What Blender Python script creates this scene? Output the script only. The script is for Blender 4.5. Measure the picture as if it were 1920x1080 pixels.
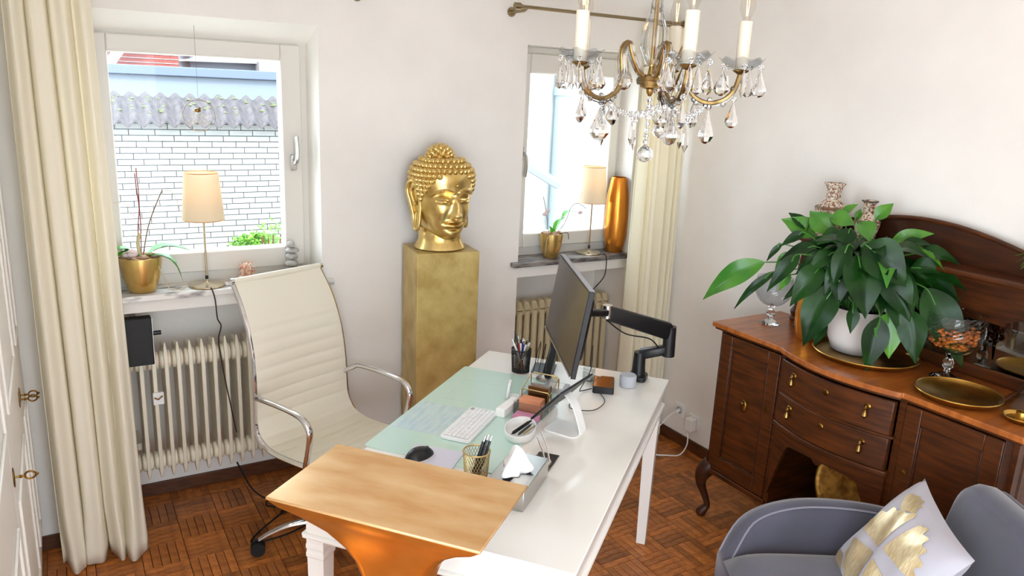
import bpy, math, random
from mathutils import Vector, Matrix
R = math.radians
random.seed(7)
scn = bpy.context.scene
for o in list(bpy.data.objects):
    bpy.data.objects.remove(o)
col = scn.collection

# ------------------------------------------------------------------ camera
CAM_F, YAW, PITCH, ROLL = 1439.1, R(31.085), R(14.434), R(2.563)
fw = Vector((math.sin(YAW)*math.cos(PITCH), math.cos(YAW)*math.cos(PITCH), -math.sin(PITCH)))
rt = Vector((math.cos(YAW), -math.sin(YAW), 0)); up = rt.cross(fw)
rt, up = rt*math.cos(ROLL)+up*math.sin(ROLL), -rt*math.sin(ROLL)+up*math.cos(ROLL)
cd = bpy.data.cameras.new('camera'); cam = bpy.data.objects.new('camera', cd); col.objects.link(cam)
m = Matrix((rt, up, -fw)).transposed().to_4x4(); m.translation = (0, 0, 1.9); cam.matrix_world = m
cd.sensor_width = 36; cd.lens = CAM_F/1920*36; cd.clip_start = .05; cd.clip_end = 200
scn.camera = cam

# ------------------------------------------------------------------ light
w = bpy.data.worlds.new('sky'); scn.world = w; w.use_nodes = True
bg = w.node_tree.nodes['Background']; bg.inputs[0].default_value = (.80, .90, 1, 1); bg.inputs[1].default_value = 3.6
sd = bpy.data.lights.new('sun', 'SUN'); sun = bpy.data.objects.new('sun', sd); col.objects.link(sun)
sd.energy = 1.2; sd.angle = R(2); sd.color = (1, .96, .88)
sun.rotation_euler = Vector((.25, .72, -.75)).to_track_quat('-Z', 'Y').to_euler()
def portal(name, loc, size, d):
    l = bpy.data.lights.new(name, 'AREA'); l.shape = 'RECTANGLE'; l.size, l.size_y = size
    l.cycles.is_portal = True
    o = bpy.data.objects.new(name, l); col.objects.link(o); o.location = loc
    o.rotation_euler = Vector(d).to_track_quat('-Z', 'Z').to_euler()
portal('portal_window', (.56, 3.66, 1.6), (.95, 1.2), (0, -1, 0))
portal('portal_window', (2.4, 3.66, 1.6), (.95, 1.2), (0, -1, 0))
portal('portal_left_fill', (-1.42, .0, 1.2), (1.4, 2.1), (1, 0, 0))  # unseen opening in the left wall, sized for fill light
portal('portal_door', (.0, -1.22, 1.15), (1.8, 2.3), (0, 1, 0))  # unseen opening behind the camera, sized to brighten the left corner
scn.view_settings.view_transform = 'Standard'; scn.view_settings.look = 'None'
scn.view_settings.exposure = 1.3; scn.view_settings.gamma = 1
scn.view_settings.use_curve_mapping = False
cy = scn.cycles
cy.use_denoising = True; cy.max_bounces = 10; cy.diffuse_bounces = 6; cy.glossy_bounces = 5
cy.transmission_bounces = 8; cy.transparent_max_bounces = 16; cy.sample_clamp_indirect = 6
cy.caustics_reflective = False; cy.caustics_refractive = False

# ------------------------------------------------------------------ materials
def srgb(r, g, b):
    f = lambda c: (c/255/12.92 if c/255 <= .04045 else ((c/255+.055)/1.055)**2.4)
    return (f(r), f(g), f(b), 1)
MAT = {}
def mat(name, c, rough=.5, metal=0, c2=None, ns=8., nd=3, nstretch=None, bump=0, bs=60., trans=0, ior=1.45, coat=0, sheen=0, alpha=1, ramp=(.35, .65), emit=0, attr=None, sss=0, spec=.5):
    m = bpy.data.materials.new(name); m.use_nodes = True; nt = m.node_tree; N = nt.nodes; L = nt.links
    p = N['Principled BSDF']
    col_ = srgb(*c)
    p.inputs['Base Color'].default_value = col_
    p.inputs['Roughness'].default_value = rough; p.inputs['Metallic'].default_value = metal
    p.inputs['IOR'].default_value = ior; p.inputs['Specular IOR Level'].default_value = spec; p.inputs['Transmission Weight'].default_value = trans
    p.inputs['Coat Weight'].default_value = coat; p.inputs['Coat Roughness'].default_value = .12
    p.inputs['Sheen Weight'].default_value = sheen; p.inputs['Alpha'].default_value = alpha
    if sss: p.inputs['Subsurface Weight'].default_value = sss; p.inputs['Subsurface Radius'].default_value = (.01, .006, .003)
    if emit: p.inputs['Emission Color'].default_value = col_; p.inputs['Emission Strength'].default_value = emit
    tc = N.new('ShaderNodeTexCoord'); mp = N.new('ShaderNodeMapping')
    L.new(tc.outputs['Object'], mp.inputs[0])
    if nstretch: mp.inputs['Scale'].default_value = nstretch
    out = None
    if c2:
        n = N.new('ShaderNodeTexNoise'); n.inputs['Scale'].default_value = ns; n.inputs['Detail'].default_value = nd
        L.new(mp.outputs[0], n.inputs['Vector'])
        rp = N.new('ShaderNodeValToRGB'); rp.color_ramp.elements[0].position, rp.color_ramp.elements[1].position = ramp
        rp.color_ramp.elements[0].color = col_; rp.color_ramp.elements[1].color = srgb(*c2)
        L.new(n.outputs['Fac'], rp.inputs[0]); out = rp.outputs[0]
    if attr:
        at = N.new('ShaderNodeAttribute'); at.attribute_name = attr
        mx = N.new('ShaderNodeMix'); mx.data_type = 'RGBA'; mx.blend_type = 'MULTIPLY'; mx.inputs[0].default_value = 1
        if out: L.new(out, mx.inputs[6])
        else: mx.inputs[6].default_value = col_
        L.new(at.outputs['Color'], mx.inputs[7]); out = mx.outputs[2]
    if out: L.new(out, p.inputs['Base Color'])
    if bump:
        n = N.new('ShaderNodeTexNoise'); n.inputs['Scale'].default_value = bs; n.inputs['Detail'].default_value = 4
        L.new(mp.outputs[0], n.inputs['Vector'])
        b = N.new('ShaderNodeBump'); b.inputs['Strength'].default_value = bump; b.inputs['Distance'].default_value = .004
        L.new(n.outputs['Fac'], b.inputs['Height']); L.new(b.outputs[0], p.inputs['Normal'])
    MAT[name] = m
    return m
def glassmat(name, c, refl=1.0, rough=.02, tint=.9):
    """thin clear glass: mostly see-through, fresnel reflections"""
    m = bpy.data.materials.new(name); m.use_nodes = True; nt = m.node_tree; N = nt.nodes; L = nt.links
    for n in list(N):
        if n.type != 'OUTPUT_MATERIAL': N.remove(n)
    o = [n for n in N][0]
    t = N.new('ShaderNodeBsdfTransparent'); t.inputs[0].default_value = srgb(*c)
    g = N.new('ShaderNodeBsdfGlossy'); g.inputs['Roughness'].default_value = rough
    f = N.new('ShaderNodeLayerWeight'); f.inputs[0].default_value = .3
    pw = N.new('ShaderNodeMath'); pw.operation = 'POWER'; L.new(f.outputs['Facing'], pw.inputs[0]); pw.inputs[1].default_value = 2.5
    ma_ = N.new('ShaderNodeMath'); ma_.operation = 'MULTIPLY_ADD'; L.new(pw.outputs[0], ma_.inputs[0]); ma_.inputs[1].default_value = .75*refl; ma_.inputs[2].default_value = .045*refl
    x = N.new('ShaderNodeMixShader'); L.new(ma_.outputs[0], x.inputs[0]); L.new(t.outputs[0], x.inputs[1]); L.new(g.outputs[0], x.inputs[2])
    L.new(x.outputs[0], o.inputs[0]); MAT[name] = m
    return m
def cloth(name, c, trans=.4):
    """thin woven cloth: diffuse plus translucent"""
    m = bpy.data.materials.new(name); m.use_nodes = True; nt = m.node_tree; N = nt.nodes; L = nt.links
    for n in list(N):
        if n.type != 'OUTPUT_MATERIAL': N.remove(n)
    o = [n for n in N][0]
    d = N.new('ShaderNodeBsdfDiffuse'); d.inputs[0].default_value = srgb(*c)
    t = N.new('ShaderNodeBsdfTranslucent'); t.inputs[0].default_value = srgb(*c)
    x = N.new('ShaderNodeMixShader'); x.inputs[0].default_value = trans
    L.new(d.outputs[0], x.inputs[1]); L.new(t.outputs[0], x.inputs[2]); L.new(x.outputs[0], o.inputs[0]); MAT[name] = m
    return m

mat('plaster', (238, 233, 226), .9, bump=.25, bs=45, c2=(232, 227, 220), ns=3)
mat('ceiling_paint', (240, 236, 230), .9)
mat('white_frame', (216, 211, 202), .4)
mat('reveal_paint', (244, 242, 236), .8)
mat('brown_base', (92, 52, 26), .45, c2=(70, 38, 18), ns=14, nstretch=(1, 1, 6))
mat('parquet', (196, 122, 56), .42, c2=(158, 90, 36), ns=30, nd=5, attr='tone', coat=.15)
mat('parquet_base', (70, 38, 18), .6)
mat('marble', (226, 222, 216), .25, c2=(92, 84, 84), ns=9, nd=8, nstretch=(1, 3, 3), ramp=(.5, .68))
mat('marble_dark', (150, 142, 136), .3, c2=(70, 66, 68), ns=12, nd=8, nstretch=(1, 3, 3), ramp=(.4, .62))
mat('radiator_paint', (226, 217, 196), .4)
mat('radiator_beige_shaded', (196, 182, 148), .4)  # beige made darker: the niche's shade is put into the colour
mat('chrome', (225, 225, 228), .08, 1)
mat('steel', (190, 188, 184), .28, 1)
mat('black_plastic', (22, 22, 24), .38)
mat('black_rubber', (16, 16, 17), .6)
mat('dark_grey', (60, 60, 64), .5)
mat('white_plastic', (238, 237, 234), .35)
mat('brass_old', (150, 112, 52), .32, 1, c2=(100, 70, 32), ns=30)
mat('brass', (206, 166, 86), .3, 1, c2=(182, 140, 64), ns=12)
mat('rod_metal', (150, 134, 104), .3, 1)
glassmat('pane', (246, 250, 252), .2)
cloth('curtain_cream', (253, 247, 230), .28)
cloth('curtain_cream_deep', (252, 246, 226), .35)

# ------------------------------------------------------------------ builders
class MB:
    def __init__(s): s.v = []; s.f = []
    def add(s, vs, fs, M=None):
        k = len(s.v)
        s.v += [tuple(M @ Vector(p)) if M else tuple(p) for p in vs]
        s.f += [tuple(i+k for i in f) for f in fs]
        return s
    def box(s, c, d, M=None):
        x, y, z = (q/2 for q in d)
        vs = [(c[0]+a*x, c[1]+b*y, c[2]+e*z) for a in (-1, 1) for b in (-1, 1) for e in (-1, 1)]
        return s.add(vs, [(0, 1, 3, 2), (4, 6, 7, 5), (0, 4, 5, 1), (2, 3, 7, 6), (0, 2, 6, 4), (1, 5, 7, 3)], M)
    def b(s, x0, x1, y0, y1, z0, z1, M=None):
        return s.box(((x0+x1)/2, (y0+y1)/2, (z0+z1)/2), (abs(x1-x0), abs(y1-y0), abs(z1-z0)), M)
    def loft(s, rings, caps=True, M=None, closed=True):
        n = len(rings[0]); vs = [p for r in rings for p in r]; fs = []
        for i in range(len(rings)-1):
            for j in range(n if closed else n-1):
                a = i*n+j; b = i*n+(j+1) % n
                fs.append((a, b, b+n, a+n))
        if caps and closed:
            fs.append(tuple(reversed(range(n)))); fs.append(tuple(range((len(rings)-1)*n, len(rings)*n)))
        return s.add(vs, fs, M)
    def lathe(s, prof, n=24, c=(0, 0, 0), M=None, caps=True, sq=(1, 1)):
        rings = [[(c[0]+r*sq[0]*math.cos(2*math.pi*k/n), c[1]+r*sq[1]*math.sin(2*math.pi*k/n), c[2]+z) for k in range(n)] for r, z in prof]
        return s.loft(rings, caps, M)
    def tube(s, pts, r, n=8, caps=True, M=None, flat=1.0):
        P = [Vector(p) for p in pts]; rings = []; u = None
        for i, p in enumerate(P):
            t = (P[min(i+1, len(P)-1)]-P[max(i-1, 0)])
            t = t.normalized() if t.length > 1e-9 else Vector((0, 0, 1))
            if u is None:
                u = t.cross(Vector((0, 0, 1)) if abs(t.z) < .9 else Vector((1, 0, 0))).normalized()
            u = (u-t*u.dot(t)).normalized(); v = t.cross(u)
            rr = r[i] if isinstance(r, (list, tuple)) else r
            rings.append([tuple(p+u*rr*math.cos(2*math.pi*k/n)+v*rr*flat*math.sin(2*math.pi*k/n)) for k in range(n)])
        return s.loft(rings, caps, M)
    def sph(s, c, r, n=12, m=8, M=None):
        r = r if isinstance(r, (tuple, list)) else (r, r, r)
        rings = []
        for i in range(m+1):
            a = -math.pi/2+math.pi*i/m; cr = max(math.cos(a), 1e-4)
            rings.append([(c[0]+r[0]*cr*math.cos(2*math.pi*k/n), c[1]+r[1]*cr*math.sin(2*math.pi*k/n), c[2]+r[2]*math.sin(a)) for k in range(n)])
        return s.loft(rings, True, M)
    def prism(s, poly, z0, z1, M=None):
        n = len(poly); vs = [(x, y, z0) for x, y in poly]+[(x, y, z1) for x, y in poly]
        fs = [tuple(reversed(range(n))), tuple(range(n, 2*n))]+[(i, (i+1) % n, (i+1) % n+n, i+n) for i in range(n)]
        return s.add(vs, fs, M)
    def grid(s, fn, nu, nv, M=None):
        vs = [fn(i/nu, j/nv) for i in range(nu+1) for j in range(nv+1)]
        fs = [(i*(nv+1)+j, (i+1)*(nv+1)+j, (i+1)*(nv+1)+j+1, i*(nv+1)+j+1) for i in range(nu) for j in range(nv)]
        return s.add(vs, fs, M)
    def mesh(s, name, smooth=35):
        me = bpy.data.meshes.new(name); me.from_pydata(s.v, [], s.f); me.update()
        if smooth:
            me.polygons.foreach_set('use_smooth', [True]*len(me.polygons))
            me.set_sharp_from_angle(angle=R(smooth))
        return me
    def build(s, name, m, parent=None, smooth=35, bevel=0, seg=2, sub=0, solid=0, loc=None, rot=None, flip=True):
        me = s.mesh(name, smooth)
        if flip:
            import bmesh
            bm = bmesh.new(); bm.from_mesh(me); bmesh.ops.recalc_face_normals(bm, faces=bm.faces); bm.to_mesh(me); bm.free()
        return link(name, me, m, parent, bevel, seg, sub, solid, loc, rot)
def link(name, me, m, parent=None, bevel=0, seg=2, sub=0, solid=0, loc=None, rot=None):
    if m and not me.materials: me.materials.append(MAT[m])
    o = bpy.data.objects.new(name, me); col.objects.link(o)
    if parent: o.parent = parent
    if loc: o.location = loc
    if rot: o.rotation_euler = rot
    if solid:
        x = o.modifiers.new('solid', 'SOLIDIFY'); x.thickness = solid; x.offset = 0
    if bevel:
        x = o.modifiers.new('bevel', 'BEVEL'); x.width = bevel; x.segments = seg; x.limit_method = 'ANGLE'; x.angle_limit = R(40)
    if sub:
        x = o.modifiers.new('sub', 'SUBSURF'); x.levels = sub; x.render_levels = sub
    return o
def empty(name, loc=(0, 0, 0), rz=0):
    o = bpy.data.objects.new(name, None); col.objects.link(o); o.location = loc; o.rotation_euler = (0, 0, rz); o.empty_display_size = .05
    return o
def tag(o, label, cat, group=None):
    o['label'] = label; o['category'] = cat
    if group: o['group'] = group
    return o
def thing(name, label, cat, loc=(0, 0, 0), rz=0, group=None):
    return tag(empty(name, loc, rz), label, cat, group)
def struct(o): o['kind'] = 'structure'; return o
def bez(pts, n=10):
    """smooth curve through points (Catmull-Rom)"""
    P = [Vector(p) for p in pts]; out = []
    for i in range(len(P)-1):
        a, b, c, d = P[max(i-1, 0)], P[i], P[i+1], P[min(i+2, len(P)-1)]
        for k in range(n):
            t = k/n
            out.append(.5*((2*b)+(c-a)*t+(2*a-5*b+4*c-d)*t*t+(3*b-a-3*c+d)*t**3))
    out.append(P[-1]); return out
def rrect(w, h, r, n=5, cx=0, cy_=0):
    out = []
    for (sx, sy, a0) in ((1, 1, 0), (-1, 1, 90), (-1, -1, 180), (1, -1, 270)):
        for k in range(n+1):
            a = R(a0+90*k/n); out.append((cx+sx*(w/2-r)+r*math.cos(a), cy_+sy*(h/2-r)+r*math.sin(a)))
    return out
# ------------------------------------------------------------------ room shell
YB, XR = 3.32, 2.92
fl = MB().b(-1.4, XR+.2, -1.1, 3.62, -.05, -.006).build('floor', 'parquet_base'); struct(fl)
PB, NS = .165, 5; SW = PB/NS
def strip_mesh(t, vert):
    x, y = (SW/2-.0006, PB/2-.0006) if vert else (PB/2-.0006, SW/2-.0006)
    b_ = .0012
    me = MB().add([(-x, -y, -.006), (x, -y, -.006), (x, y, -.006), (-x, y, -.006), (-x+b_, -y+b_, 0), (x-b_, -y+b_, 0), (x-b_, y-b_, 0), (-x+b_, y-b_, 0)],
                  [(4, 5, 6, 7), (0, 1, 5, 4), (1, 2, 6, 5), (2, 3, 7, 6), (3, 0, 4, 7)]).mesh('strip', 0)
    ca = me.color_attributes.new('tone', 'FLOAT_COLOR', 'POINT')
    for d in ca.data: d.color = (t, t*.96, t*.9, 1)
    me.materials.append(MAT['parquet'])
    return me
TONES = [.55, .65, .75, .85, .92, 1.0, 1.08, 1.15]
STR = {(k, v): strip_mesh(t, v) for k, t in enumerate(TONES) for v in (0, 1)}
strips = []
for i in range(-8, 19):
    for j in range(-7, 22):
        x0, y0 = i*PB, j*PB+.02
        vert = (i+j) % 2
        for k in range(NS):
            cx, cyy = (x0+SW*(k+.5), y0+PB/2) if vert else (x0+PB/2, y0+SW*(k+.5))
            if -1.35 < cx < XR-.02 and -1.05 < cyy < 3.58:
                strips.append((cx, cyy, vert, random.choice([2, 3, 3, 4, 4, 5, 5, 6, 1, 7, 0])))
def in_view(s):
    x, y = s[0], s[1]
    if -.17 < x < .8 and 2.72 < y < 3.5: return True
    return 1.45 < x < 2.5 and y > .75*x+.0 and y > 1.55 and y < 1.75+.62*(x-1.45)+.35
near = sorted([s for s in strips if in_view(s)], key=lambda s: s[0]**2+s[1]**2)[:300]
nearset = set((s[0], s[1]) for s in near)
for cx, cyy, v, t in near:
    link('parquet_strip', STR[(t, v)], None, fl, loc=(cx, cyy, 0))
rest = MB(); tones = []
for cx, cyy, v, t in strips:
    if (cx, cyy) in nearset: continue
    x, y = (SW/2-.0006, PB/2-.0006) if v else (PB/2-.0006, SW/2-.0006)
    rest.add([(cx-x, cyy-y, 0), (cx+x, cyy-y, 0), (cx+x, cyy+y, 0), (cx-x, cyy+y, 0)], [(0, 1, 2, 3)])
    tones += [TONES[t]]*4
me = rest.mesh('parquet_strips', 0)
ca = me.color_attributes.new('tone', 'FLOAT_COLOR', 'POINT')
for d, t in zip(ca.data, tones): d.color = (t, t*.96, t*.9, 1)
me.materials.append(MAT['parquet'])
o = link('parquet_strips', me, None, fl); o['kind'] = 'stuff'

CZ = 2.62
wb = MB()
for x0, x1, z0, z1 in ((-1.4, .15, 0, CZ), (1.0, 2.03, 0, CZ), (2.74, XR+.2, 0, CZ), (.15, 1.0, 2.125, CZ), (2.03, 2.74, 2.118, CZ), (.15, 1.0, .962, 1.015), (2.03, 2.74, .955, 1.015)):
    wb.b(x0, x1, YB, 3.62, z0, z1)
for x0, x1 in ((.15, 1.0), (2.03, 2.74)): wb.b(x0, x1, 3.595, 3.62, 0, .97)
struct(wb.build('wall_back', 'plaster', smooth=0))
struct(MB().b(XR, XR+.2, -1.1, YB, 0, CZ).build('wall_right', 'plaster', smooth=0))
wl = MB()
for y0, y1, z0, z1 in ((-1.1, -.7, 0, CZ), (.7, YB, 0, CZ), (-.7, .7, 2.25, CZ), (-.7, .7, 0, .15)): wl.b(-1.4, -1.2, y0, y1, z0, z1)
struct(wl.build('wall_left', 'plaster', smooth=0))
struct(MB().b(-1.4, XR+.2, -1.1, 3.62, CZ, CZ+.2).build('ceiling', 'ceiling_paint', smooth=0))
# rear wall; its opening and the left one are unseen, sized for fill light
wf = MB()
for x0, x1, z0, z1 in ((-1.4, -.9, 0, CZ), (.9, XR+.2, 0, CZ), (-.9, .9, 2.3, CZ)): wf.b(x0, x1, -1.2, -1.1, z0, z1)
struct(wf.build('wall_front', 'plaster', smooth=0))
# splayed reveals of the left window
rv = MB()
rv.add([(.15, YB, 2.125), (.15, 3.46, 2.052), (.15, 3.46, 2.125), (1.0, YB, 2.125), (1.0, 3.46, 2.052), (1.0, 3.46, 2.125)], [(0, 1, 2), (3, 5, 4), (0, 3, 4, 1), (0, 2, 5, 3), (1, 4, 5, 2)])
rv.add([(1.0, YB, 1.04), (.985, 3.46, 1.04), (1.0, 3.46, 1.04), (1.0, YB, 2.125), (.985, 3.46, 2.125), (1.0, 3.46, 2.125)], [(0, 1, 2), (3, 5, 4), (0, 3, 4, 1), (0, 2, 5, 3), (1, 4, 5, 2)])
struct(rv.build('trim_1', 'reveal_paint', smooth=0))
# baseboards
struct(MB().b(.15, 1.0, 3.58, 3.595, 0, .062).build('baseboard_niche', 'brown_base', bevel=.003))
bb = MB()
for x0, x1 in ((-.2, .15), (1.0, 2.03), (2.74, 2.905)): bb.b(x0, x1, YB-.015, YB, 0, .062)
struct(bb.build('baseboard_back', 'brown_base', bevel=.003))
struct(MB().b(XR-.015, XR, -1.1, YB, 0, .062).build('baseboard_right', 'brown_base', bevel=.003))

# windows
def frame_mb(x0, x1, z0, z1, l, r, t, b_, y0, y1):
    m_ = MB(); m_.b(x0, x0+l, y0, y1, z0, z1); m_.b(x1-r, x1, y0, y1, z0, z1); m_.b(x0+l, x1-r, y0, y1, z1-t, z1); m_.b(x0+l, x1-r, y0, y1, z0, z0+b_)
    return m_
def window(name, x0, x1, z0, z1, gx0, gx1, gz0, gz1, s0, s1, sz0, sz1, hx, hz, hd):
    w_ = struct(empty(name, ((x0+x1)/2, YB, z0))); ox, oy, oz = w_.location
    def T(mb): mb.v = [(a-ox, b-oy, c-oz) for a, b, c in mb.v]; return mb
    T(frame_mb(x0, x1, z0, z1, s0-x0+.01, x1-s1+.01, z1-sz1+.01, sz0-z0+.01, 3.46, 3.54)).build('outer_frame', 'white_frame', w_, bevel=.003)
    sash = T(frame_mb(s0, s1, sz0, sz1, gx0-s0, s1-gx1, sz1-gz1, gz0-sz0, 3.437, 3.52)).build('sash', 'white_frame', w_, bevel=.006)
    T(frame_mb(gx0-.012, gx1+.012, gz0-.012, gz1+.012, .014, .014, .014, .014, 3.445, 3.5)).build('glazing_bead', 'reveal_paint', sash, bevel=.002)
    T(MB().b(gx0, gx1, 3.478, 3.484, gz0, gz1)).build('pane', 'pane', w_)
    h_ = T(MB().prism([(hx-.014, hz-.035*1), (hx+.014, hz-.035), (hx+.014, hz+.035), (hx-.014, hz+.035)], 0, .01, Matrix(((1, 0, 0, 0), (0, 0, -1, 3.437), (0, 1, 0, 0), (0, 0, 0, 1))))).build('handle', 'steel', w_, bevel=.006)
    pts = [(hx, 3.43, hz), (hx, 3.405, hz), (hx+.004, 3.392, hz+.015*hd), (hx+.006, 3.39, hz+.06*hd), (hx+.004, 3.396, hz+.115*hd)]
    T(MB().tube(bez(pts, 5), .0095, 8)).build('lever', 'steel', h_)
    return w_
window('window_1', .15, .99, 1.035, 2.058, .213, .872, 1.172, 1.98, .162, .957, 1.085, 2.046, .915, 1.55, 1)
window('window_2', 2.03, 2.74, 1.035, 2.118, 2.128, 2.66, 1.16, 1.99, 2.07, 2.715, 1.085, 2.085, 2.092, 1.585, -1)
def sill(name, x0, x1, y0, mt):
    s_ = MB()
    s_.prism([(x0, y0), (x1, y0), (x1, YB-.0), (x1-.045, YB), (x1-.045, 3.46), (x0+.045, 3.46), (x0+.045, YB), (x0, YB)], 1.015, 1.04)
    return struct(s_.build(name, mt, bevel=.003))
sill('window_sill', .1, 1.045, 3.285, 'marble'); sill('window_sill', 1.985, 2.785, 3.285, 'marble_dark')

# curtains and rods
def curtain(name, label, x0, x1, yc, z0, z1, nf, amp, m_, bot=1.15, ph=0, slant=0, group='cream floor-length curtains'):
    def fn(u, v):
        z = z1+(z0-z1)*v
        k = 1+(bot-1)*v
        a = amp*(.75+.5*v)
        xx = (x0+x1)/2+(u-.5)*(x1-x0)*k+slant*v
        s_ = 2*math.pi*nf*u+ph+.5*math.sin(3*v+5*u)
        yy = yc+a*math.sin(s_)+.35*a*math.sin(2.3*s_+1+v)
        if v > .9: yy += .02*math.sin(9*u+3)*(v-.9)*10; xx += .012*math.sin(13*u)*(v-.9)*10
        return (xx+.3*a*math.cos(s_), yy, z+(.006*math.sin(s_) if v > .98 else 0))
    c = MB().grid(fn, 26*nf, 44)
    return tag(c.build(name, m_, solid=.0025, flip=False), label, 'curtain', group)
curtain('curtain', 'long cream curtain hanging left of the brick-wall view window', -.105, .15, 3.13, .012, 2.24, 4, .032, 'curtain_cream', 1.2, .8, .015)
curtain('curtain', 'pale yellow curtain in the corner behind the chandelier', 2.60, 2.885, 3.11, .012, 2.24, 5, .035, 'curtain_cream_deep', 1.02, 0)
def rod(label, x0, x1):
    r_ = thing('curtain_rod', label, 'curtain rod', ((x0+x1)/2, 3.17, 2.27))
    d = (x1-x0)/2
    MB().tube([(-d, 0, 0), (d, 0, 0)], .008, 10).build('pole', 'rod_metal', r_)
    for s_ in (-1, 1):
        MB().tube([(s_*d, 0, 0), (s_*(d+.012), 0, 0), (s_*(d+.012), 0, 0), (s_*(d+.04), 0, 0)], [.010, .010, .016, .016], 12).build('finial', 'rod_metal', r_)
        MB().tube([(s_*(d-.03), 0, 0), (s_*(d-.03), .03, -.012), (s_*(d-.03), YB-3.17, -.012)], .008, 8).tube([(s_*(d-.03), YB-3.17-.006, -.012), (s_*(d-.03), YB-3.17, -.012)], .022, 14).build('bracket', 'rod_metal', r_)
rod('brushed metal curtain rod on the wall behind the chandelier', 1.9, 2.86)
rod('metal rod carrying the curtain left of the larger window', -.08, 1.2)

# radiators
def radiator(name, label, x0, n, pitch, yf, z0, z1, m_, pointed):
    r_ = thing(name, label, 'radiator', (x0+n*pitch/2, yf, 0)); me = None
    if pointed:
        a = MB(); w_ = .0085
        prof = [(0, z0+.03), (0, z1-.06), (.012, z1-.03), (.03, z1+.012), (.04, z1-.012), (.13, z1-.015), (.15, z1-.05), (.15, z0+.05), (.13, z0+.02), (.04, z0+.018), (.02, z0-.012)]
        a.add([(-w_*(.4 if z > z1 or z < z0 else 1), y, z) for y, z in prof]+[(w_*(.4 if z > z1 or z < z0 else 1), y, z) for y, z in prof], [tuple(range(11)), tuple(reversed(range(11, 22)))]+[(i, (i+1) % 11, (i+1) % 11+11, i+11) for i in range(11)])
        Mx = Matrix(((0, 0, 1, 0), (0, 1, 0, 0), (1, 0, 0, 0), (0, 0, 0, 1)))
        for zc in (z1-.07, z0+.06):
            a.lathe([(.03, -pitch/2+.001), (.04, -pitch/2+.006), (.04, pitch/2-.006), (.03, pitch/2-.001)], 14, M=Matrix.Translation((0, .055, zc)) @ Mx)
    else:
        a = MB()
        for yy in (.022, .085):
            pts = bez([(0, yy, z0+.05), (0, yy, z0+.12), (0, yy, z1-.1), (0, yy, z1-.05), (0, (yy+.053)/2, z1-.012)], 5)
            a.tube(pts, [.0175]*len(pts), 10)
        a.sph((0, .053, z1-.035), (.02, .05, .035), 10, 8)
        Mx = Matrix(((0, 0, 1, 0), (0, 1, 0, 0), (1, 0, 0, 0), (0, 0, 0, 1)))
        for zc in (z1-.06, z0+.06):
            a.lathe([(.026, -pitch/2+.001), (.032, -pitch/2+.006), (.032, pitch/2-.006), (.026, pitch/2-.001)], 12, M=Matrix.Translation((0, .053, zc)) @ Mx)
    o0 = a.build('section', m_, r_, bevel=.003 if pointed else 0)
    for k in range(n):
        o_ = o0 if k == 0 else o0.copy()
        if k: col.objects.link(o_); o_.parent = r_
        o_.location = (-n*pitch/2+pitch*(k+.5), 0, 0)
    for x in (-n*pitch/2+pitch, n*pitch/2-pitch):
        MB().b(x-.008, x+.008, .1, .27 if pointed else .2, z0+.1, z0+.13).build('wall_bracket', m_, r_)
    return r_
ra = radiator('radiator', 'white column radiator with pointed fins under the larger window', .165, 17, .0485, 3.345, .205, .795, 'radiator_paint', True)
MB().b(-.305, -.262, -.008, .004, .545, .60).build('heat_meter', 'white_plastic', ra, bevel=.003)
MB().tube([(-.30, -.01, .58), (-.285, -.012, .572), (-.268, -.01, .585)], .0035, 6).build('meter_seal', 'brass_old', ra)
MB().tube([(-.39, .05, .26), (-.44, .05, .26), (-.44, .05, 0)], .009, 8).build('pipe', 'radiator_paint', ra)
radiator('radiator', 'beige tubular radiator darkened for shade behind the monitor under the smaller window', 2.045, 14, .0485, 3.4, .16, .79, 'radiator_beige_shaded', False)
# ------------------------------------------------------------------ outside
mat('brick_white', (156, 154, 150), .85, c2=(147, 145, 141), ns=6)
mat('mortar', (84, 81, 79), .9)
mat('roof_tile', (92, 84, 82), .8, c2=(70, 64, 66), ns=20)
mat('moss', (104, 108, 74), .95, c2=(84, 88, 58), ns=40)
mat('fascia', (124, 130, 138), .6)
mat('red_brick', (150, 80, 70), .85, c2=(128, 64, 56), ns=20)
mat('slate', (100, 108, 126), .7)
mat('house_white', (160, 160, 157), .85)
mat('house_grey', (122, 124, 132), .8)
mat('bush_leaf', (86, 140, 40), .6, c2=(116, 162, 58), ns=5)
mat('pipe_zinc', (126, 138, 143), .4)
mat('gravel', (190, 184, 174), .95)
mat('roof_red', (190, 110, 90), .85)
GZ = -.55
struct(MB().b(-30, 40, 3.7, 45, GZ-.1, GZ).build('ground', 'gravel'))
gw = thing('garden_wall', 'white brick garden wall with pantile coping outside the larger window', 'wall', (1.4, 9.0, GZ))
MB().b(-2.2, 1.72, .012, .2, 0, 1.96).build('mortar_core', 'mortar', gw)
BL, BH, J = .25, .0625, .009
bm_ = MB().b(-BL/2+J/2, BL/2-J/2, -.06, .06, -BH/2+J/2, BH/2-J/2).mesh('brick', 0); bm_.materials.append(MAT['brick_white'])
bh_ = MB().b(-BL/4+J/2, BL/4-J/2, -.06, .06, -BH/2+J/2, BH/2-J/2).mesh('brick_half', 0); bh_.materials.append(MAT['brick_white'])
random.seed(3); far_b = MB(); nb = 0
for r_ in range(31):
    zc = 1.92-r_*BH-.0; off = (0, .125, .06, .19, .03, .155)[r_ % 6]
    for k in range(17):
        xc = -2.2+off+k*BL
        if xc > 1.6: continue
        vis = -1.18 < xc < 1.05 and r_ < 27
        jit = random.uniform(0, .006)
        if vis and nb < 290:
            link('brick', bm_, None, gw, loc=(xc, .06-jit, zc)); nb += 1
        else: far_b.box((xc, .06, zc), (BL-J, .12, BH-J))
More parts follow.
